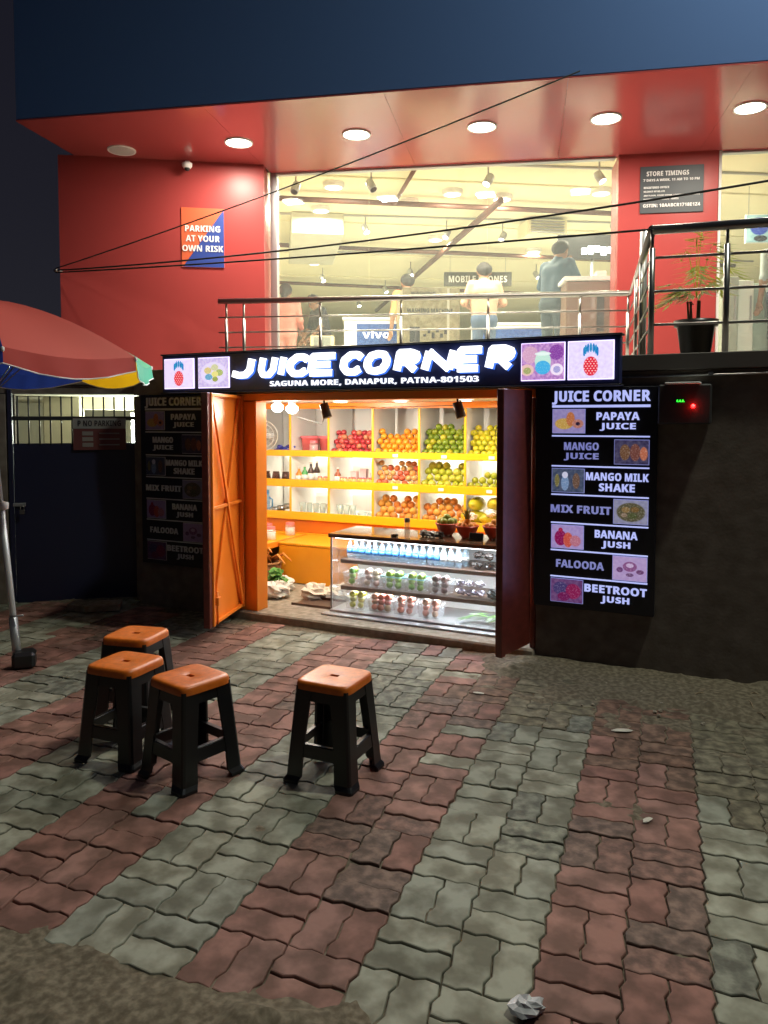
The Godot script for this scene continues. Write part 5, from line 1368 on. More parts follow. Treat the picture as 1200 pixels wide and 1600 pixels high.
func kiosk_counter() -> void:
	var c := thing("display_counter", "low glass fronted display counter with a brown stone top", "counter", KO, KA)
	var x0 := 0.73
	var x1 := 2.38
	var z0 := -0.25
	var z1 := -0.70
	span(c, "stone_top", Vector3(x0 - 0.02, 0.66, z1 - 0.02), Vector3(x1, 0.692, z0 + 0.015), M.granite, 0.006)
	span(c, "base", Vector3(x0, 0.05, z1), Vector3(x1, 0.085, z0 + 0.03), M.alu)
	span(c, "base_step", Vector3(x0 - 0.03, 0.056, z0 + 0.032), Vector3(x1, 0.07, z0 + 0.11), M.alu)
	span(c, "rear_panel", Vector3(x0, 0.086, z1 - 0.01), Vector3(x1, 0.658, z1), M.laminate)
	span(c, "glass_front", Vector3(x0 + 0.012, 0.086, z0 - 0.006), Vector3(x1, 0.658, z0), M.glass, 0.001)
	span(c, "glass_side", Vector3(x0, 0.086, z1 + 0.002), Vector3(x0 + 0.006, 0.658, z0 - 0.012), M.glass, 0.001)
	span(c, "corner_strip", Vector3(x0 - 0.004, 0.086, z0 - 0.011), Vector3(x0 + 0.01, 0.658, z0 + 0.003), M.alu, 0.002)
	for y in [0.455, 0.24]:
		var b := span(c, "wood_shelf", Vector3(x0 + 0.07, y, z1 + 0.004), Vector3(x1, y + 0.034, z0 - 0.03), M.wood_dark)
		tag(b, "dark wooden shelf inside the counter")
	var led := glow(Color(0.95, 0.98, 1.0), 5.0)
	for i in 3:
		var y: float = [0.652, 0.449, 0.234][i]
		var s := thing("led_strip", "white LED strip inside the counter, %s" % ["under the stone top", "under the upper wooden shelf", "under the lower wooden shelf"][i], "LED strip", kw(1.55, y, z0 - (0.045 if i == 0 else 0.13)), KA, "LED strips in the counter")
		part(s, "led_tube", bx(Vector3(1.6, 0.010, 0.018), 0.003), led)
		area(s, "led_light", Vector3(0, -0.012, -0.0), Vector3(-90, 0, 0), Vector2(1.55, 0.016), Color(0.93, 0.97, 1.0), [0.60, 0.55, 0.55][i])
	# water bottles
	var h := 0.155
	var bb := lathe([Vector2(0, 0.0), Vector2(0.024, 0.0), Vector2(0.027, 0.008), Vector2(0.025, 0.03), Vector2(0.027, 0.04), Vector2(0.027, 0.09), Vector2(0.022, 0.105), Vector2(0.011, 0.135), Vector2(0.011, 0.145)], 14)
	var bl := lathe([Vector2(0.0272, 0.042), Vector2(0.0276, 0.042), Vector2(0.0276, 0.075), Vector2(0.0272, 0.075)], 14)
	var cap := lathe([Vector2(0.0125, 0.138), Vector2(0.0125, h), Vector2(0, h)], 12)
	var blue := mat(lin(0.05, 0.25, 0.62), 0.35)
	var pale := mat(lin(0.7, 0.72, 0.75), 0.4)
	var water := clear(Color(0.72, 0.84, 0.92), 0.30, 0.04)
	var capm := mat(lin(0.6, 0.62, 0.66), 0.4)
	for i in 34:
		var row := i % 2
		var x := 0.855 + 0.058 * int(i / 2.0) + row * 0.029
		if x > 1.86: continue
		var pl := i > 26
		var b := thing("water_bottle", "%s clear bottle from the left with a %s, counter %s row" % [ORD[int(i / 2.0)], "pale label" if pl else "blue label", "rear" if row else "front"], "bottle", kw(x, 0.4895, -0.33 - row * 0.07 - rng.randf_range(0, 0.015)), KA + rng.randf_range(-60, 60), "water bottles in the counter, %s %s" % ["pale" if pl else "blue", "rear" if row else "front"])
		part(b, "bottle_body", bb, water)
		part(b, "label", bl, pale if pl else blue)
		part(b, "cap", cap, capm if i % 5 else mat(lin(0.6, 0.16, 0.1), 0.4))
	for i in 10:
		solo("snack_packet", crumple(0.045, 120 + i), mat(lin(0.035, 0.028, 0.026), 0.25), kw(1.93 + 0.085 * (i % 5), 0.52 + 0.07 * int(i / 5.0), -0.34 - 0.02 * (i % 2)), "dark snack packet right of the bottles, %s in the %s layer" % [ORD[i % 5], "upper" if i > 4 else "lower"], "packet", "dark packets beside the bottles")
	# clear tubs of fruit on the two lower tiers
	var tubs := [[0.86, 0.276, 0.115, "green", "leafy green limes"], [1.04, 0.276, 0.17, "pale", "pale pink guavas"], [1.23, 0.276, 0.17, "green", "green apples under a blue rim"], [1.42, 0.276, 0.17, "green", "dark green limes under a blue rim"], [1.62, 0.276, 0.17, "brown", "brown figs"], [0.90, 0.087, 0.17, "yellow", "yellow green lemons"], [1.12, 0.087, 0.19, "red", "red and cream apples"], [1.33, 0.087, 0.18, "peach", "pink peaches"], [1.54, 0.087, 0.18, "peach", "rosy peaches nearest the leaves"]]
	var sets := {"green": [lin(0.2, 0.42, 0.06), lin(0.32, 0.5, 0.08), lin(0.12, 0.3, 0.05)], "pale": [lin(0.72, 0.45, 0.38), lin(0.75, 0.6, 0.45)], "brown": [lin(0.2, 0.12, 0.12), lin(0.28, 0.18, 0.17)], "yellow": [lin(0.52, 0.52, 0.05), lin(0.6, 0.56, 0.06)], "red": [lin(0.65, 0.14, 0.1), lin(0.75, 0.45, 0.22), lin(0.7, 0.3, 0.18)], "peach": [lin(0.76, 0.32, 0.25), lin(0.78, 0.5, 0.36)]}
	var fm := {}
	for key in sets:
		fm[key] = []
		for cl in sets[key]: fm[key].append(worn(mat(cl, 0.35), M.coarse, 0.09))
	var ball := fruit_mesh(12, 0.95, 0.05)
	for t in tubs:
		var w: float = t[2]
		var hh := 0.10
		var o := thing("plastic_tub", "clear plastic tub of %s in the counter" % t[4], "tub", kw(t[0] + 0.01, t[1], -0.37), KA, "clear fruit tubs in the counter")
		var q := PackedVector3Array()
		var a := w / 2 - 0.012
		var b := w / 2
		var ring := func(r: float, d: float, y: float) -> Array: return [Vector3(-r, y, -d), Vector3(r, y, -d), Vector3(r, y, d), Vector3(-r, y, d)]
		var lo: Array = ring.call(a, 0.062, 0.0)
		var hi: Array = ring.call(b, 0.075, hh)
		quad(q, lo[0], lo[1], lo[2], lo[3])
		for i in 4: quad(q, lo[i], lo[(i + 1) % 4], hi[(i + 1) % 4], hi[i])
		part(o, "tub_body", surf(q, false), M.clear_plastic)
		var rimm: Material = mat(lin(0.2, 0.5, 0.6), 0.3) if "blue" in t[4] else M.white
		for s in [-1.0, 1.0]:
			part(o, "rim", bx(Vector3(w + 0.008, 0.007, 0.006), 0.002), rimm if "blue" in t[4] else M.clear_plastic, Vector3(0, hh, 0.077 * s))
			part(o, "rim", bx(Vector3(0.006, 0.007, 0.146), 0.002), rimm if "blue" in t[4] else M.clear_plastic, Vector3((w / 2 + 0.002) * s, hh, 0))
		var d := 0.055
		var n := int((w - 0.02) / d)
		for j in 3:
			for i in n:
				for r in 2:
					var layer: String = "behind the top layer" if r == 1 else ["in the bottom layer", "in the middle layer", "in the top layer"][j]
					if r == 1 and j < 2: continue
					var f := solo("tub_fruit", ball, fm[t[3]][rng.randi() % fm[t[3]].size()], kw(t[0] + 0.01 + (i - (n - 1) / 2.0) * (w - 0.022) / n + rng.randf_range(-0.004, 0.004), t[1] + 0.028 + j * 0.041, -0.345 - 0.012 * (j % 2) - 0.05 * r), "%s fruit %s, %s tub" % [ORD[i], layer, t[4]], "fruit", t[4] + " in the counter", Vector3(rng.randf_range(-40, 40), rng.randf_range(0, 360), 0))
					f.scale = Vector3.ONE * d * rng.randf_range(0.92, 1.05)
	var silver := mat(lin(0.6, 0.58, 0.68), 0.25, 0.6)
	for i in 6:
		solo("foil_packet", crumple(0.042, 150 + i), silver, kw(1.80 + 0.075 * (i % 3), 0.31 + 0.065 * int(i / 3.0), -0.34), "silver foil packet beside the brown figs, %s in the %s layer" % [ORD[i % 3], "upper" if i > 2 else "lower"], "packet", "foil packets in the counter")
	for i in 3: solo("dark_bag", crumple(0.06, 170 + i), M.black, kw(2.06 + 0.1 * i, 0.315, -0.34), "dark bag in the middle counter tier, %s from the foil packets" % ORD[i], "bag", "dark bags in the counter")
	var leafm := mat(lin(0.07, 0.16, 0.03), 0.4)
	for i in 12:
		var v := PackedVector3Array()
		var p := Vector3(rng.randf_range(-0.02, 0.02), 0.0, 0)
		for s in 6:
			var t0 := s / 6.0
			var t1 := (s + 1) / 6.0
			var f := func(t: float, sg: float) -> Vector3: return Vector3(t * 0.2 - 0.1, 0.012 + sin(t * PI) * 0.02, sg * 0.017 * sin(PI * pow(t, 0.7)))
			quad(v, f.call(t0, -1.0), f.call(t1, -1.0), f.call(t1, 1.0), f.call(t0, 1.0))
		solo("green_leaf", surf(v, true), leafm, kw(1.86 + 0.03 * i, 0.088 + 0.012 * (i % 4), -0.33 - 0.025 * (i % 3)) + p, "long green leaf lying on the bottom of the counter", "leaf", "green leaves in the counter", Vector3(rng.randf_range(-12, 12), rng.randf_range(-50, 50), rng.randf_range(-20, 20)))
	# things on the stone top
	var y := 0.693
	var bt := thing("sauce_bottle", "clear bottle with a dark cap on the stone counter top", "bottle", kw(1.24, y, -0.6), KA)
	part(bt, "bottle_body", lathe([Vector2(0, 0), Vector2(0.022, 0), Vector2(0.023, 0.07), Vector2(0.02, 0.078)], 14), clear(Color(0.85, 0.75, 0.6), 0.4, 0.1))
	part(bt, "cap", lathe([Vector2(0.023, 0.076), Vector2(0.023, 0.108), Vector2(0, 0.11)], 14), mat(lin(0.05, 0.04, 0.03), 0.5))
	var ph := thing("card_stand", "small black phone stand on the counter edge", "phone stand", kw(1.90, y, -0.40), KA)
	part(ph, "plate", bx(Vector3(0.11, 0.055, 0.012), 0.004), M.black, Vector3(0, 0.03, 0), Vector3(-15, 0, 0))
	part(ph, "foot", bx(Vector3(0.08, 0.008, 0.05), 0.002), M.black, Vector3(0, 0.004, -0.02))
	var rd := thing("coin_tray", "tiny black tray on the counter edge below the bottle", "tray", kw(1.27, y, -0.30), KA)
	part(rd, "tray_floor", bx(Vector3(0.045, 0.006, 0.03), 0.002), M.black, Vector3(0, 0.003, 0))
	for s in [-1.0, 1.0]: part(rd, "tray_wall", bx(Vector3(0.045, 0.016, 0.004), 0.001), M.black, Vector3(0, 0.011, 0.015 * s))
	for i in 3: solo("plastic_bag", crumple(0.045, 200 + i), mat(lin(0.03, 0.032, 0.036), 0.3), kw(1.47 + 0.065 * i, y + 0.025, -0.42 + 0.01 * i), "crumpled dark grey plastic bag before the fruit bowls, %s from the left" % ORD[i], "bag", "dark bags on the counter")
	var red := mat(lin(0.46, 0.06, 0.03), 0.3)
	var fb := lathe([Vector2(0, 0.006), Vector2(0.045, 0.006), Vector2(0.07, 0.04), Vector2(0.088, 0.088), Vector2(0.093, 0.09), Vector2(0.09, 0.098), Vector2(0.084, 0.09), Vector2(0.064, 0.045), Vector2(0, 0.02)], 24)
	var names2 := ["red plastic bowl of green fruit on the counter", "red plastic bowl holding a leafy pineapple crown", "red plastic bowl nearest the right door leaf"]
	for i in 3:
		var at := kw([1.60, 1.79, 1.99][i], y, [-0.56, -0.50, -0.55][i])
		var bo := thing("fruit_bowl", names2[i], "bowl", at, KA, "red fruit bowls on the counter")
		part(bo, "bowl_shell", fb, red)
		for s in 3: part(bo, "foot", bx(Vector3(0.02, 0.012, 0.02), 0.003), red, Vector3(cos(s * 2.1) * 0.035, 0.004, sin(s * 2.1) * 0.035))
		var cl: Array = [M.fruit_green, M.fruit_orange, M.fruit_peach][i]
		for k in 7:
			var a := TAU * k / 6.0
			var rr := 0.05 if k < 6 else 0.0
			var f := solo("bowl_fruit", ball, cl[k % cl.size()], at + Vector3(cos(a) * rr, 0.095 + (0.03 if k == 6 else 0.0) + (0.012 if i == 0 else 0.0), sin(a) * rr), ["green lime in the first red bowl", "small orange in the pineapple crown bowl", "pale fruit in the bowl by the door leaf"][i] + (", topmost" if k == 6 else ", %s round the rim" % ORD[k]), "fruit", ["limes in the first red bowl", "oranges in the second red bowl", "fruit in the third red bowl"][i])
			f.scale = Vector3.ONE * (0.066 if i == 0 else 0.052)
	var crown := thing("pineapple_crown", "spiky leaf crown of a pineapple in the middle red bowl", "leaf crown", kw(1.79, y + 0.115, -0.5), 0)
	var cm := mat(lin(0.22, 0.13, 0.03), 0.5)
	var cm2 := mat(lin(0.16, 0.2, 0.04), 0.5)
	for i in 18:
		var a := i * 2.4
		var sp := 0.3 + 0.05 * i
		var tip := Vector3(cos(a) * 0.03 * (0.6 + sp), 0.15 - 0.055 * sp, sin(a) * 0.03 * (0.6 + sp)) * 0.9 + Vector3(cos(a), 0, sin(a)) * 0.02 * sp
		var w := Vector3(-sin(a), 0, cos(a)) * 0.009
		var md := tip * 0.45 + Vector3(0, 0.02, 0)
		var v := PackedVector3Array()
		quad(v, -w * 0.8, w * 0.8, md + w, md - w)
		v.append_array(PackedVector3Array([md - w, md + w, tip]))
		part(crown, "leaf", surf(v, false), cm if i % 2 else cm2)

func kiosk_corner() -> void:
	# side worktop inside the left end
	var c := thing("side_worktop", "orange and yellow side worktop inside the kiosk", "worktop", KO, KA)
	span(c, "top", Vector3(-0.99, 0.405, -1.57), Vector3(-0.36, 0.435, -0.30), M.orange_board)
	span(c, "front_edge", Vector3(-0.358, 0.38, -1.57), Vector3(-0.33, 0.437, -0.30), M.orange)
	span(c, "end_panel", Vector3(-0.97, 0.05, -0.34), Vector3(-0.74, 0.403, -0.31), M.orange)
	span(c, "end_panel", Vector3(-0.97, 0.05, -1.57), Vector3(-0.36, 0.403, -1.54), M.orange_board)
	span(c, "switch_plate", Vector3(-0.328, 0.32, -1.22), Vector3(-0.322, 0.40, -1.1), M.white)
	var pink := mat(lin(0.68, 0.16, 0.17), 0.35)
	for i in 5:
		jar("sugar jar with a pink lid on the side worktop, %s from the door" % ["fifth", "fourth", "third", "second", "first"][i], kw(-0.44 - 0.15 * (i % 2), 0.436, -1.45 + 0.17 * i), 0.05, 0.13, pink, mat(lin(0.7, 0.62, 0.58), 0.6))
	var mx := thing("juice_mixer", "steel mixer jar standing at the near end of the worktop", "mixer", kw(-0.42, 0.436, -0.52), KA)
	part(mx, "jar_body", lathe([Vector2(0, 0), Vector2(0.05, 0), Vector2(0.042, 0.03), Vector2(0.06, 0.16), Vector2(0.062, 0.17)], 18), M.steel)
	part(mx, "lid", lathe([Vector2(0.063, 0.168), Vector2(0.06, 0.19), Vector2(0.02, 0.195), Vector2(0.0, 0.215)], 16), M.black)
	part(mx, "handle", tube([Vector3(0.055, 0.15, 0), Vector3(0.1, 0.14, 0), Vector3(0.095, 0.05, 0), Vector3(0.05, 0.035, 0)], 0.009, 8), M.black)
	# clutter below
	var cane := mat(lin(0.66, 0.22, 0.04), 0.6)
	for i in 14:
		var p := Vector3(rng.randf_range(-0.12, 0.12), 0.26 + rng.randf_range(-0.05, 0.08), rng.randf_range(-0.1, 0.1))
		var q := p + Vector3(rng.randf_range(-0.2, 0.2), rng.randf_range(-0.02, 0.14), rng.randf_range(-0.2, 0.2))
		var m := (p + q) / 2 + Vector3(0, 0.06, 0)
		solo("carrot_strip", tube([kw(-0.42, 0, -0.95) + p, kw(-0.42, 0, -0.95) + m, kw(-0.42, 0, -0.95) + q], [0.012, 0.014, 0.005], 7), cane, Vector3.ZERO, "thin orange carrot sticking out of the basket under the worktop", "vegetable", "carrots under the worktop")
	var bk := thing("wicker_basket", "brown basket of carrots under the side worktop", "basket", kw(-0.42, 0.046, -0.95), KA)
	part(bk, "basket_wall", lathe([Vector2(0, 0.01), Vector2(0.13, 0.01), Vector2(0.17, 0.2), Vector2(0.178, 0.2), Vector2(0.14, 0.0)], 20), mat(lin(0.22, 0.1, 0.04), 0.8))
	part(bk, "basket_rim", lathe([Vector2(0.165, 0.19), Vector2(0.182, 0.195), Vector2(0.182, 0.21), Vector2(0.165, 0.215)], 20), mat(lin(0.3, 0.14, 0.05), 0.8))
	for i in 5: solo("green_bundle", crumple(0.07, 300 + i), mat(lin(0.08, 0.24, 0.04), 0.5), kw(-0.10 + 0.05 * (i % 3), 0.10 + 0.07 * int(i / 2.0), -0.62 - 0.05 * (i % 2)), "bundle of green leaves below the worktop edge, %s up from the floor" % ORD[i], "vegetable", "green bundles by the worktop")
	for i in 3: solo("white_sack", crumple(0.13, 320 + i), mat(lin(0.7, 0.68, 0.64), 0.5), kw([0.02, -0.08, -0.3][i], 0.11, [-0.52, -0.75, -0.6][i]), "crumpled white plastic sack on the kiosk floor, %s" % ["by the door", "in the middle", "under the worktop"][i], "sack", "white sacks on the floor")
	for i in 2: solo("clear_sack", crumple(0.14, 330 + i), mat(lin(0.66, 0.58, 0.48), 0.4), kw(0.36 + 0.2 * i, 0.10, -0.62 - 0.06 * i), "beige bag of supplies behind the counter, %s" % ["left of the two", "right of the two"][i], "sack", "beige bags behind the counter")
	var tray := thing("floor_tray", "flat dark tray on the kiosk floor beside the counter", "tray", kw(0.5, 0.046, -0.45), KA)
	part(tray, "tray_floor", bx(Vector3(0.38, 0.012, 0.25), 0.003), M.wood_dark, Vector3(0, 0.006, 0))
	for s in [-1.0, 1.0]: part(tray, "tray_wall", bx(Vector3(0.38, 0.03, 0.01), 0.002), M.wood_dark, Vector3(0, 0.015, 0.13 * s))

# ---------------------------------------------------------------- gate and lane at the left
func gate_side() -> void:
	var go := Vector3(-3.221, 0, -6.624)
	var ga := 13.3
	var g := thing("steel_gate", "dark navy sheet steel gate with bars along its top", "gate", go, ga)
	span(g, "sheet", Vector3(0.02, -0.01, -0.01), Vector3(1.06, 1.38, 0.0), M.navy)
	span(g, "frame_rail", Vector3(0.0, 1.36, -0.035), Vector3(1.1, 1.39, -0.012), M.navy)
	span(g, "frame_rail", Vector3(0.0, 1.59, -0.02), Vector3(1.1, 1.625, 0.015), M.dark)
	span(g, "frame_rail", Vector3(0.0, 0.03, -0.035), Vector3(1.1, 0.07, -0.012), M.navy)
	span(g, "stile", Vector3(-0.02, 0.02, -0.03), Vector3(0.018, 1.88, 0.02), M.navy)
	span(g, "stile", Vector3(1.064, 0.02, -0.03), Vector3(1.10, 1.88, 0.02), M.navy)
	for i in 12: part(g, "bar", tube([Vector3(0.06 + i * 0.088, 1.38, 0), Vector3(0.06 + i * 0.088, 1.80, 0)], 0.007, 8), M.dark)
	part(g, "latch", bx(Vector3(0.1, 0.03, 0.02), 0.003), M.alu, Vector3(0.06, 0.86, 0.012))
	var pl := thing("padlock", "small silver padlock hanging on the dark gate", "padlock", go + Vector3(0.10, 0.80, 0.03), ga)
	part(pl, "lock_body", bx(Vector3(0.045, 0.04, 0.018), 0.005), M.steel)
	part(pl, "shackle", tube([Vector3(-0.014, 0.015, 0), Vector3(-0.014, 0.045, 0), Vector3(0, 0.056, 0), Vector3(0.014, 0.045, 0), Vector3(0.014, 0.015, 0)], 0.004, 8), M.steel)
	var n := thing("no_parking_notice", "faded red and grey no parking notice wired to the gate bars", "sign", go + Vector3(0.715, 1.47, -0.15), ga)
	part(n, "board", bx(Vector3(0.44, 0.28, 0.006), 0.001), mat(lin(0.12, 0.03, 0.03), 0.6))
	part(n, "head_strip", bx(Vector3(0.44, 0.09, 0.003), 0.001), mat(lin(0.24, 0.24, 0.23), 0.6), Vector3(0, 0.092, 0.005))
	part(n, "lettering", words("P NO PARKING", 0.36, 0.05, 0.003, 0.3), M.dark, Vector3(0, 0.094, 0.008))
	for i in 3:
		part(n, "printed_line", bx(Vector3(0.09, 0.035, 0.002), 0.0005), mat(lin(0.2, 0.18, 0.17), 0.6), Vector3(-0.1, 0.005 - i * 0.05, 0.0045))
		part(n, "printed_line", bx(Vector3(0.17, 0.012, 0.002), 0.0005), mat(lin(0.2, 0.18, 0.17), 0.6), Vector3(0.08, 0.005 - i * 0.05, 0.0045))
	# lane behind the gate
	var l := thing("service_lane", "pale lit service lane behind the dark gate", "passage", go, ga)
	var pale := mat(lin(0.55, 0.51, 0.40), 0.8)
	span(l, "lane_floor", Vector3(-0.9, -0.03, -4.6), Vector3(1.5, 0.02, -0.06), M.concrete)
	span(l, "lane_ceiling", Vector3(-0.9, 1.835, -4.6), Vector3(1.55, 1.885, -0.2), pale)
	span(l, "lane_wall", Vector3(-0.9, 0.021, -4.6), Vector3(1.5, 1.834, -4.5), pale)
	span(l, "lane_wall", Vector3(1.46, 0.021, -4.49), Vector3(1.54, 1.834, -0.3), pale)
	span(l, "lane_wall", Vector3(-0.98, 0.021, -4.49), Vector3(-0.9, 1.834, -0.1), M.wall_dark)
	span(l, "pillar", Vector3(0.02, 0.021, -1.6), Vector3(0.38, 1.834, -1.3), pale, 0.01)
	span(l, "cross_beam", Vector3(0.39, 1.70, -1.6), Vector3(1.45, 1.833, -1.45), pale)
	var tl := thing("lane_lamp", "bright white tube lamp in the lane behind the gate", "lamp", Vector3(-2.71, 1.47, -8.3), ga)
	part(tl, "lamp_tube", bx(Vector3(0.03, 0.34, 0.03), 0.01), glow(Color(0.95, 1, 0.97), 14.0))
	part(tl, "lamp_holder", bx(Vector3(0.05, 0.03, 0.05), 0.005), M.white, Vector3(0, 0.188, 0))
	omni(tl, "lane_light", Vector3(0.0, 0, 0.06), Color(0.95, 1.0, 0.92), 1.6, 0.06)
	# beam over the gate and side pillar
	var b := thing("gate_beam", "grey concrete beam over the dark gate", "beam", go, ga)
	span(b, "beam_body", Vector3(-1.4, 1.90, -0.22), Vector3(1.16, 2.04, 0.03), M.wall_dark)
	span(b, "beam_plaster", Vector3(-1.4, 1.82, -0.2), Vector3(1.14, 1.898, 0.0), M.wall_dark)
	var p := thing("gate_pillar", "dark plastered pillar at the left of the gate", "pillar", go, ga)
	span(p, "pillar_body", Vector3(-1.2, -0.02, -0.25), Vector3(-0.03, 1.815, 0.02), M.wall_dark)
	span(p, "added_leak_block", Vector3(-0.2, -0.02, -0.09), Vector3(0.03, 1.814, -0.04), M.wall_dark)  # added strip that blocks lane light leaking past the gate edge
	var pk := thing("gate_post", "dark strip of wall between the gate and the unlit menu", "wall", kw(-1.09, 0, -0.18), KA)
	span(pk, "post_body", Vector3(-0.06, -0.02, -0.1), Vector3(0.025, 1.80, 0.12), M.wall_dark)
	var slabm := slab(PackedVector2Array([Vector2(-0.2, -0.09), Vector2(0.18, -0.12), Vector2(0.22, 0.06), Vector2(-0.05, 0.12), Vector2(-0.22, 0.05)]), 0.0, 0.05)
	solo("broken_slab", slabm, M.concrete, Vector3(-2.42, 0.008, -6.38), "broken concrete slab lying before the gate", "slab")

func wires() -> void:
	var hook := Vector3(-3.27, 3.08, -7.74)
	var runs := [[hook + Vector3(0, 0.02, 0), Vector3(1.50, SOFFIT + 0.02, -6.02), 0.05, 0.006, "black cable climbing from the red wall to the blue fascia"], [hook, Vector3(3.4, 3.22, -4.7), 0.10, 0.008, "black cable crossing the window above the others on the right"], [hook + Vector3(0, -0.02, 0), Vector3(1.72, 2.80, -4.92), 0.02, 0.0075, "black cable running from the red wall to the railing corner"]]
	for r in runs:
		var pts := []
		for i in 25:
			var t := i / 24.0
			pts.append(r[0].lerp(r[1], t) - Vector3(0, r[2] * 4 * t * (1 - t), 0))
		solo("cable", tube(pts, r[3], 6), M.rubber, Vector3.ZERO, r[4], "cable", "black cables in front of the store")
	var h := thing("cable_hook", "small steel hook holding the cables at the wall corner", "hook", hook, 0)
	part(h, "ring", lathe([Vector2(0.018, -0.012), Vector2(0.024, 0.0), Vector2(0.018, 0.012)], 14), M.steel)
	part(h, "shank", tube([Vector3(0, 0, 0), Vector3(0.06, 0, -0.05)], 0.006, 6), M.steel)

func umbrella() -> void:
	var foot := Vector3(-2.38, 0.0, -4.92)
	var apex := Vector3(-2.56, 2.36, -4.9)
	var u := thing("beach_umbrella", "large red, blue, yellow and green umbrella at the left", "umbrella", foot)
	var ax := (apex - foot).normalized()
	part(u, "pole", tube([Vector3(0, 0.02, 0), ax * 1.05], 0.02, 12), mat(lin(0.62, 0.63, 0.65), 0.35, 0.3))
	part(u, "upper_pole", tube([ax * 1.0, (apex - foot) * 1.0], 0.016, 12), mat(lin(0.62, 0.63, 0.65), 0.35, 0.3))
	part(u, "joint_knob", lathe([Vector2(0, -0.03), Vector2(0.03, -0.02), Vector2(0.032, 0.02), Vector2(0, 0.03)], 14), M.white, ax * 1.05 + Vector3(0.025, 0, 0.02))
	part(u, "stand_tube", tube([Vector3(0, 0.0, 0), ax * 0.32], 0.027, 12), M.alu)
	part(u, "stand_block", bx(Vector3(0.14, 0.11, 0.14), 0.02), M.black, Vector3(0.05, 0.05, 0.02), Vector3(0, 20, 0))
	part(u, "pin", tube([Vector3(-0.03, 0.33, 0.03), Vector3(0.06, 0.34, 0.04)], 0.006, 6), M.alu)
	var cols := [lin(0.55, 0.07, 0.055), lin(0.03, 0.36, 0.20), lin(0.80, 0.48, 0.01), lin(0.02, 0.05, 0.32)]
	var R := 1.08
	var seg := 8
	for k in 8:
		var a0 := deg_to_rad(57.0 - 45.0 * k)
		var a1 := deg_to_rad(12.0 - 45.0 * k)
		var v := PackedVector3Array()
		var grid := []
		var hem := []
		var piping := []
		for i in 13:
			var t := i / 10.0
			var row := []
			for j in seg + 1:
				var s := j / float(seg)
				var tt := minf(t, 1.0)
				var p := Vector2(cos(a0), sin(a0)).lerp(Vector2(cos(a1), sin(a1)), s) * R * tt
				var y := -0.385 * pow(tt, 1.7) - 0.035 * tt * sin(s * PI)
				if t > 1.0:
					var over := (t - 1.0) / 0.2
					y -= over * (0.085 + 0.03 * sin(s * PI))
					p *= 1.0 + 0.012 * over * sin(s * 19.0 + k)
				row.append(apex - foot + Vector3(p.x, y, p.y))
			if i <= 10: grid.append(row)
			if i >= 10: hem.append(row)
			if i == 12: piping = row
		for i in 10:
			for j in seg: quad(v, grid[i][j], grid[i + 1][j], grid[i + 1][j + 1], grid[i][j + 1])
		var hv := PackedVector3Array()
		for i in 2:
			for j in seg: quad(hv, hem[i][j], hem[i + 1][j], hem[i + 1][j + 1], hem[i][j + 1])
		var m := mat(cols[k % 4], 0.7)
		m.backlight_enabled = true
		m.backlight = cols[k % 4].darkened(0.1)
		var cp := part(u, "canopy_panel", surf(v, true), m)
		part(cp, "valance", surf(hv, true), m)
		part(cp, "piping", tube(piping, 0.004, 5), M.white)
		var rp := []
		for i in 9:
			var t := i / 8.0
			rp.append(apex - foot + Vector3(cos(a0) * R * t, -0.385 * pow(t, 1.7) - 0.012, sin(a0) * R * t))
		part(u, "rib", tube(rp, 0.005, 6), M.steel)
		part(u, "strut", tube([ax * 1.75, rp[4]], 0.004, 6), M.steel)
		part(u, "rib_tip", lathe([Vector2(0, -0.015), Vector2(0.009, -0.01), Vector2(0.009, 0.01), Vector2(0, 0.015)], 10), M.white, rp[8])
	part(u, "finial", lathe([Vector2(0.03, -0.01), Vector2(0.03, 0.01), Vector2(0.01, 0.03), Vector2(0.0, 0.06)], 14), M.white, apex - foot + Vector3(0, 0.005, 0))

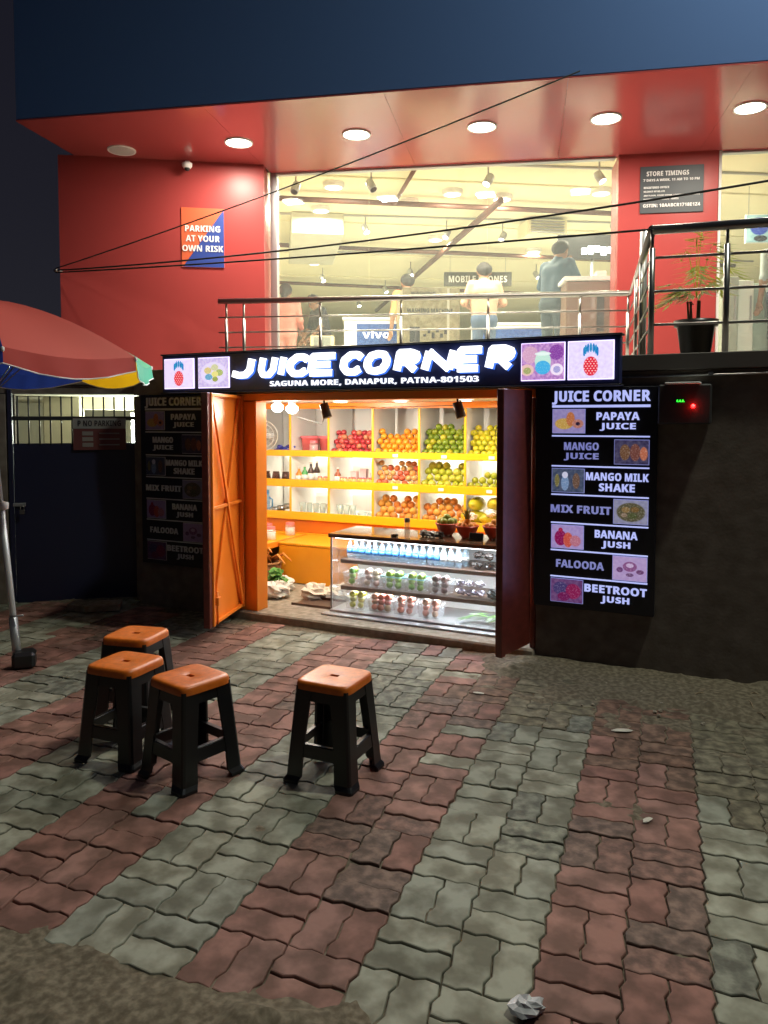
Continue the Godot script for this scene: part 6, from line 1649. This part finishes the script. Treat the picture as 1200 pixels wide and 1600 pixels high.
# ---------------------------------------------------------------- stools
func stools() -> void:
	var seat_col := worn(mat(lin(0.74, 0.175, 0.015), 0.36), noise_tex(31, 0.03, Color(0.82, 0.78, 0.75), Color(1, 1, 1), 256, 4), 0.35)
	var legs := mat(lin(0.007, 0.007, 0.008), 0.34)
	# seat: superellipse with a slot in the middle
	var n := 48
	var sup := func(a: float, hx: float, hz: float, e: float) -> Vector2:
		var c := cos(a)
		var s := sin(a)
		return Vector2(signf(c) * pow(absf(c), 2.0 / e) * hx, signf(s) * pow(absf(s), 2.0 / e) * hz)
	var rings := []
	for r in [[0.0, 0.418], [0.0, 0.4462], [0.03, 0.4475], [0.35, 0.4485], [0.75, 0.4500], [0.90, 0.4490], [0.955, 0.4455], [0.985, 0.439], [1.0, 0.430], [1.005, 0.412], [0.985, 0.412]]:
		var ring := []
		for k in n:
			var a := TAU * (k + 0.5) / n
			var ih: Vector2 = sup.call(a, 0.021, 0.012, 5.0)
			var oh: Vector2 = sup.call(a, 0.136, 0.136, 6.5)
			var p := ih.lerp(oh, r[0])
			ring.append(Vector3(p.x, r[1], p.y))
		rings.append(ring)
	var tool := SurfaceTool.new()
	tool.begin(Mesh.PRIMITIVE_TRIANGLES)
	for i in rings.size() - 1:
		tool.set_smooth_group(1 if i == 0 else (2 if i < 9 else 3))
		var v := PackedVector3Array()
		for k in n: quad(v, rings[i][k], rings[i][(k + 1) % n], rings[i + 1][(k + 1) % n], rings[i + 1][k])
		for p in v: tool.add_vertex(p)
	tool.generate_normals()
	var seat := tool.commit()
	# leg: tapering angle section at a corner
	var hw := func(y: float) -> float: return 0.129 + 0.034 * (1.0 - y / 0.42)
	var lv := PackedVector3Array()
	var lr := []
	for y in [0.425, 0.33, 0.2, 0.1, 0.03, 0.012, 0.0]:
		var c: float = hw.call(y) + (0.010 if y < 0.02 else 0.0)
		var w: float = 0.074 + 0.010 * absf(y - 0.15) / 0.27
		var t := 0.011
		var b := 0.014
		lr.append([Vector3(c - b, y, c), Vector3(c - w, y, c), Vector3(c - w, y, c - t), Vector3(c - b, y, c - t), Vector3(c - t, y, c - b), Vector3(c - t, y, c - w), Vector3(c, y, c - w), Vector3(c, y, c - b), Vector3(c - b * 0.3, y, c - b * 0.3)])
	for i in lr.size() - 1:
		for k in 9: quad(lv, lr[i][k], lr[i][(k + 1) % 9], lr[i + 1][(k + 1) % 9], lr[i + 1][k])
	for k in range(1, 8): lv.append_array(PackedVector3Array([lr[-1][0], lr[-1][k], lr[-1][k + 1]]))
	var leg := surf(lv, false)
	# apron with rounded arch
	var ap := PackedVector2Array([Vector2(-0.122, 0.418), Vector2(0.122, 0.418), Vector2(0.126, 0.31), Vector2(0.078, 0.31)])
	for i in 6: ap.append(Vector2(0.078 - 0.03 * (1 - cos(PI / 2 * i / 5.0)), 0.335 + 0.03 * sin(PI / 2 * i / 5.0)))
	for i in 6: ap.append(Vector2(-0.048 - 0.03 * sin(PI / 2 * i / 5.0), 0.335 + 0.03 * cos(PI / 2 * i / 5.0)))
	ap.append(Vector2(-0.078, 0.31))
	ap.append(Vector2(-0.126, 0.31))
	var apron := plate(ap, 0.006)
	var bar := PackedVector2Array([Vector2(-0.10, 0.105), Vector2(-0.07, 0.118), Vector2(0.07, 0.118), Vector2(0.10, 0.105), Vector2(0.10, 0.19), Vector2(0.07, 0.172), Vector2(-0.07, 0.172), Vector2(-0.10, 0.19)])
	var bm := plate(bar, 0.008)
	var S := [[Vector3(-0.222, 0, -3.40), -25.0, "orange topped black plastic stool standing apart on the right"], [Vector3(-0.872, 0, -3.40), -40.0, "orange topped black plastic stool at the front of the group of three"], [Vector3(-1.232, 0, -3.61), -22.0, "orange topped black plastic stool at the left of the group of three"], [Vector3(-1.337, 0, -4.09), -14.0, "orange topped black plastic stool farthest back beside the others"]]
	for s in S:
		var o := thing("plastic_stool", s[2], "stool", s[0] + Vector3(0, 0.002, 0), s[1], "orange and black stools")
		part(o, "seat", seat, seat_col)
		for i in 4:
			part(o, "leg", leg, legs, Vector3.ZERO, Vector3(0, 90 * i, 0))
			var h := Node3D.new()
			var a := part(o, "apron", apron, legs)
			a.rotation_degrees = Vector3(-4.6, 90 * i, 0)
			a.position = Basis.from_euler(Vector3(0, deg_to_rad(90 * i), 0)) * Vector3(0, 0, 0.157)
			var b := part(o, "crossbar", bm, legs)
			b.rotation_degrees = Vector3(-4.6, 90 * i, 0)
			b.position = Basis.from_euler(Vector3(0, deg_to_rad(90 * i), 0)) * Vector3(0, 0, 0.1565)
			part(o, "crossbar_ledge", bx(Vector3(0.2, 0.006, 0.022), 0.002), legs, Basis.from_euler(Vector3(0, deg_to_rad(90 * i), 0)) * Vector3(0, 0.172, 0.132), Vector3(0, 90 * i, 0))
			h.free()

func street_lamp() -> void:
	var at := Vector3(4.6, 0, -3.3)
	var s := thing("street_lamp", "tall street lamp standing outside the right of the view", "street lamp", at)
	part(s, "pole", tube([Vector3(0, -0.05, 0), Vector3(0, 7.0, 0)], [0.07, 0.045], 14), M.alu)
	part(s, "arm", tube([Vector3(0, 6.9, 0), Vector3(-0.3, 7.25, 0), Vector3(-0.9, 7.35, 0)], 0.03, 10), M.alu)
	part(s, "lamp_head", bx(Vector3(0.6, 0.1, 0.26), 0.03), M.alu, Vector3(-1.1, 7.36, 0))
	part(s, "lamp_lens", bx(Vector3(0.48, 0.012, 0.2), 0.004), glow(Color(0.95, 0.98, 0.9), 10.0), Vector3(-1.1, 7.302, 0))
	area(s, "street_light", Vector3(-1.1, 7.28, 0), Vector3(-90, 0, 0), Vector2(0.48, 0.2), Color(0.96, 0.98, 0.90), 20.0)

func litter() -> void:
	var wr := solo("wrapper", crumple(0.049, 401), mat(lin(0.40, 0.40, 0.42), 0.35), Vector3(0.385, 0.020, -1.99), "crumpled silver wrapper lying on the paving at the front", "litter")
	wr.scale = Vector3(1.25, 0.7, 0.8)
	var bits := [[1.22, -3.86, 0.035, "white paper scrap on the red paving stripe"], [1.05, -2.98, 0.02, "tiny white scrap below the brown stain"], [1.9, -4.72, 0.03, "pale scrap lying on the soil near the wall"], [2.05, -4.55, 0.025, "dry leaf scrap in the soil by the wall"], [0.55, -4.4, 0.022, "small white scrap on the paving by the door leaf"], [1.42, -5.0, 0.03, "pale crumpled scrap at the foot of the lit menu"]]
	for i in bits.size():
		var b: Array = bits[i]
		var o := solo("paper_scrap", crumple(b[2], 420 + i), mat(lin(0.5, 0.47, 0.4), 0.7), Vector3(b[0], 0.007, b[1]), b[3], "litter", "scraps on the ground", Vector3(0, 40 * i, 0))
		o.scale = Vector3(1.7, 0.16, 0.7)
	var tw := mat(lin(0.25, 0.18, 0.11), 0.8)
	for i in 7:
		var p := Vector3(rng.randf_range(1.1, 2.6), 0.016, 0)
		p.z = -5.1 + (p.x - 1.0) * 0.35 + rng.randf_range(0.25, 0.8)
		var d := Vector3(rng.randf_range(-1, 1), 0, rng.randf_range(-1, 1)).normalized() * rng.randf_range(0.02, 0.06)
		solo("twig", tube([p - d, p + Vector3(0, 0.008, 0), p + d * 1.1], [0.003, 0.0035, 0.002], 5), tw, Vector3.ZERO, "short dry twig on the soil along the wall", "twig", "twigs along the wall")
	for i in 24:
		var p := Vector3(rng.randf_range(-1.3, 2.6), 0, rng.randf_range(-4.9, -1.9))
		if i < 24: p = Vector3(rng.randf_range(1.0, 2.6), 0, rng.randf_range(-4.8, -3.9))
		solo("pebble", crumple(0.009 + 0.003 * (i % 3), 440 + i % 5), M.concrete, p + Vector3(0, 0.006, 0), "small pebble scattered on the paving", "pebble", "pebbles on the paving", Vector3(0, 37 * i, 0))
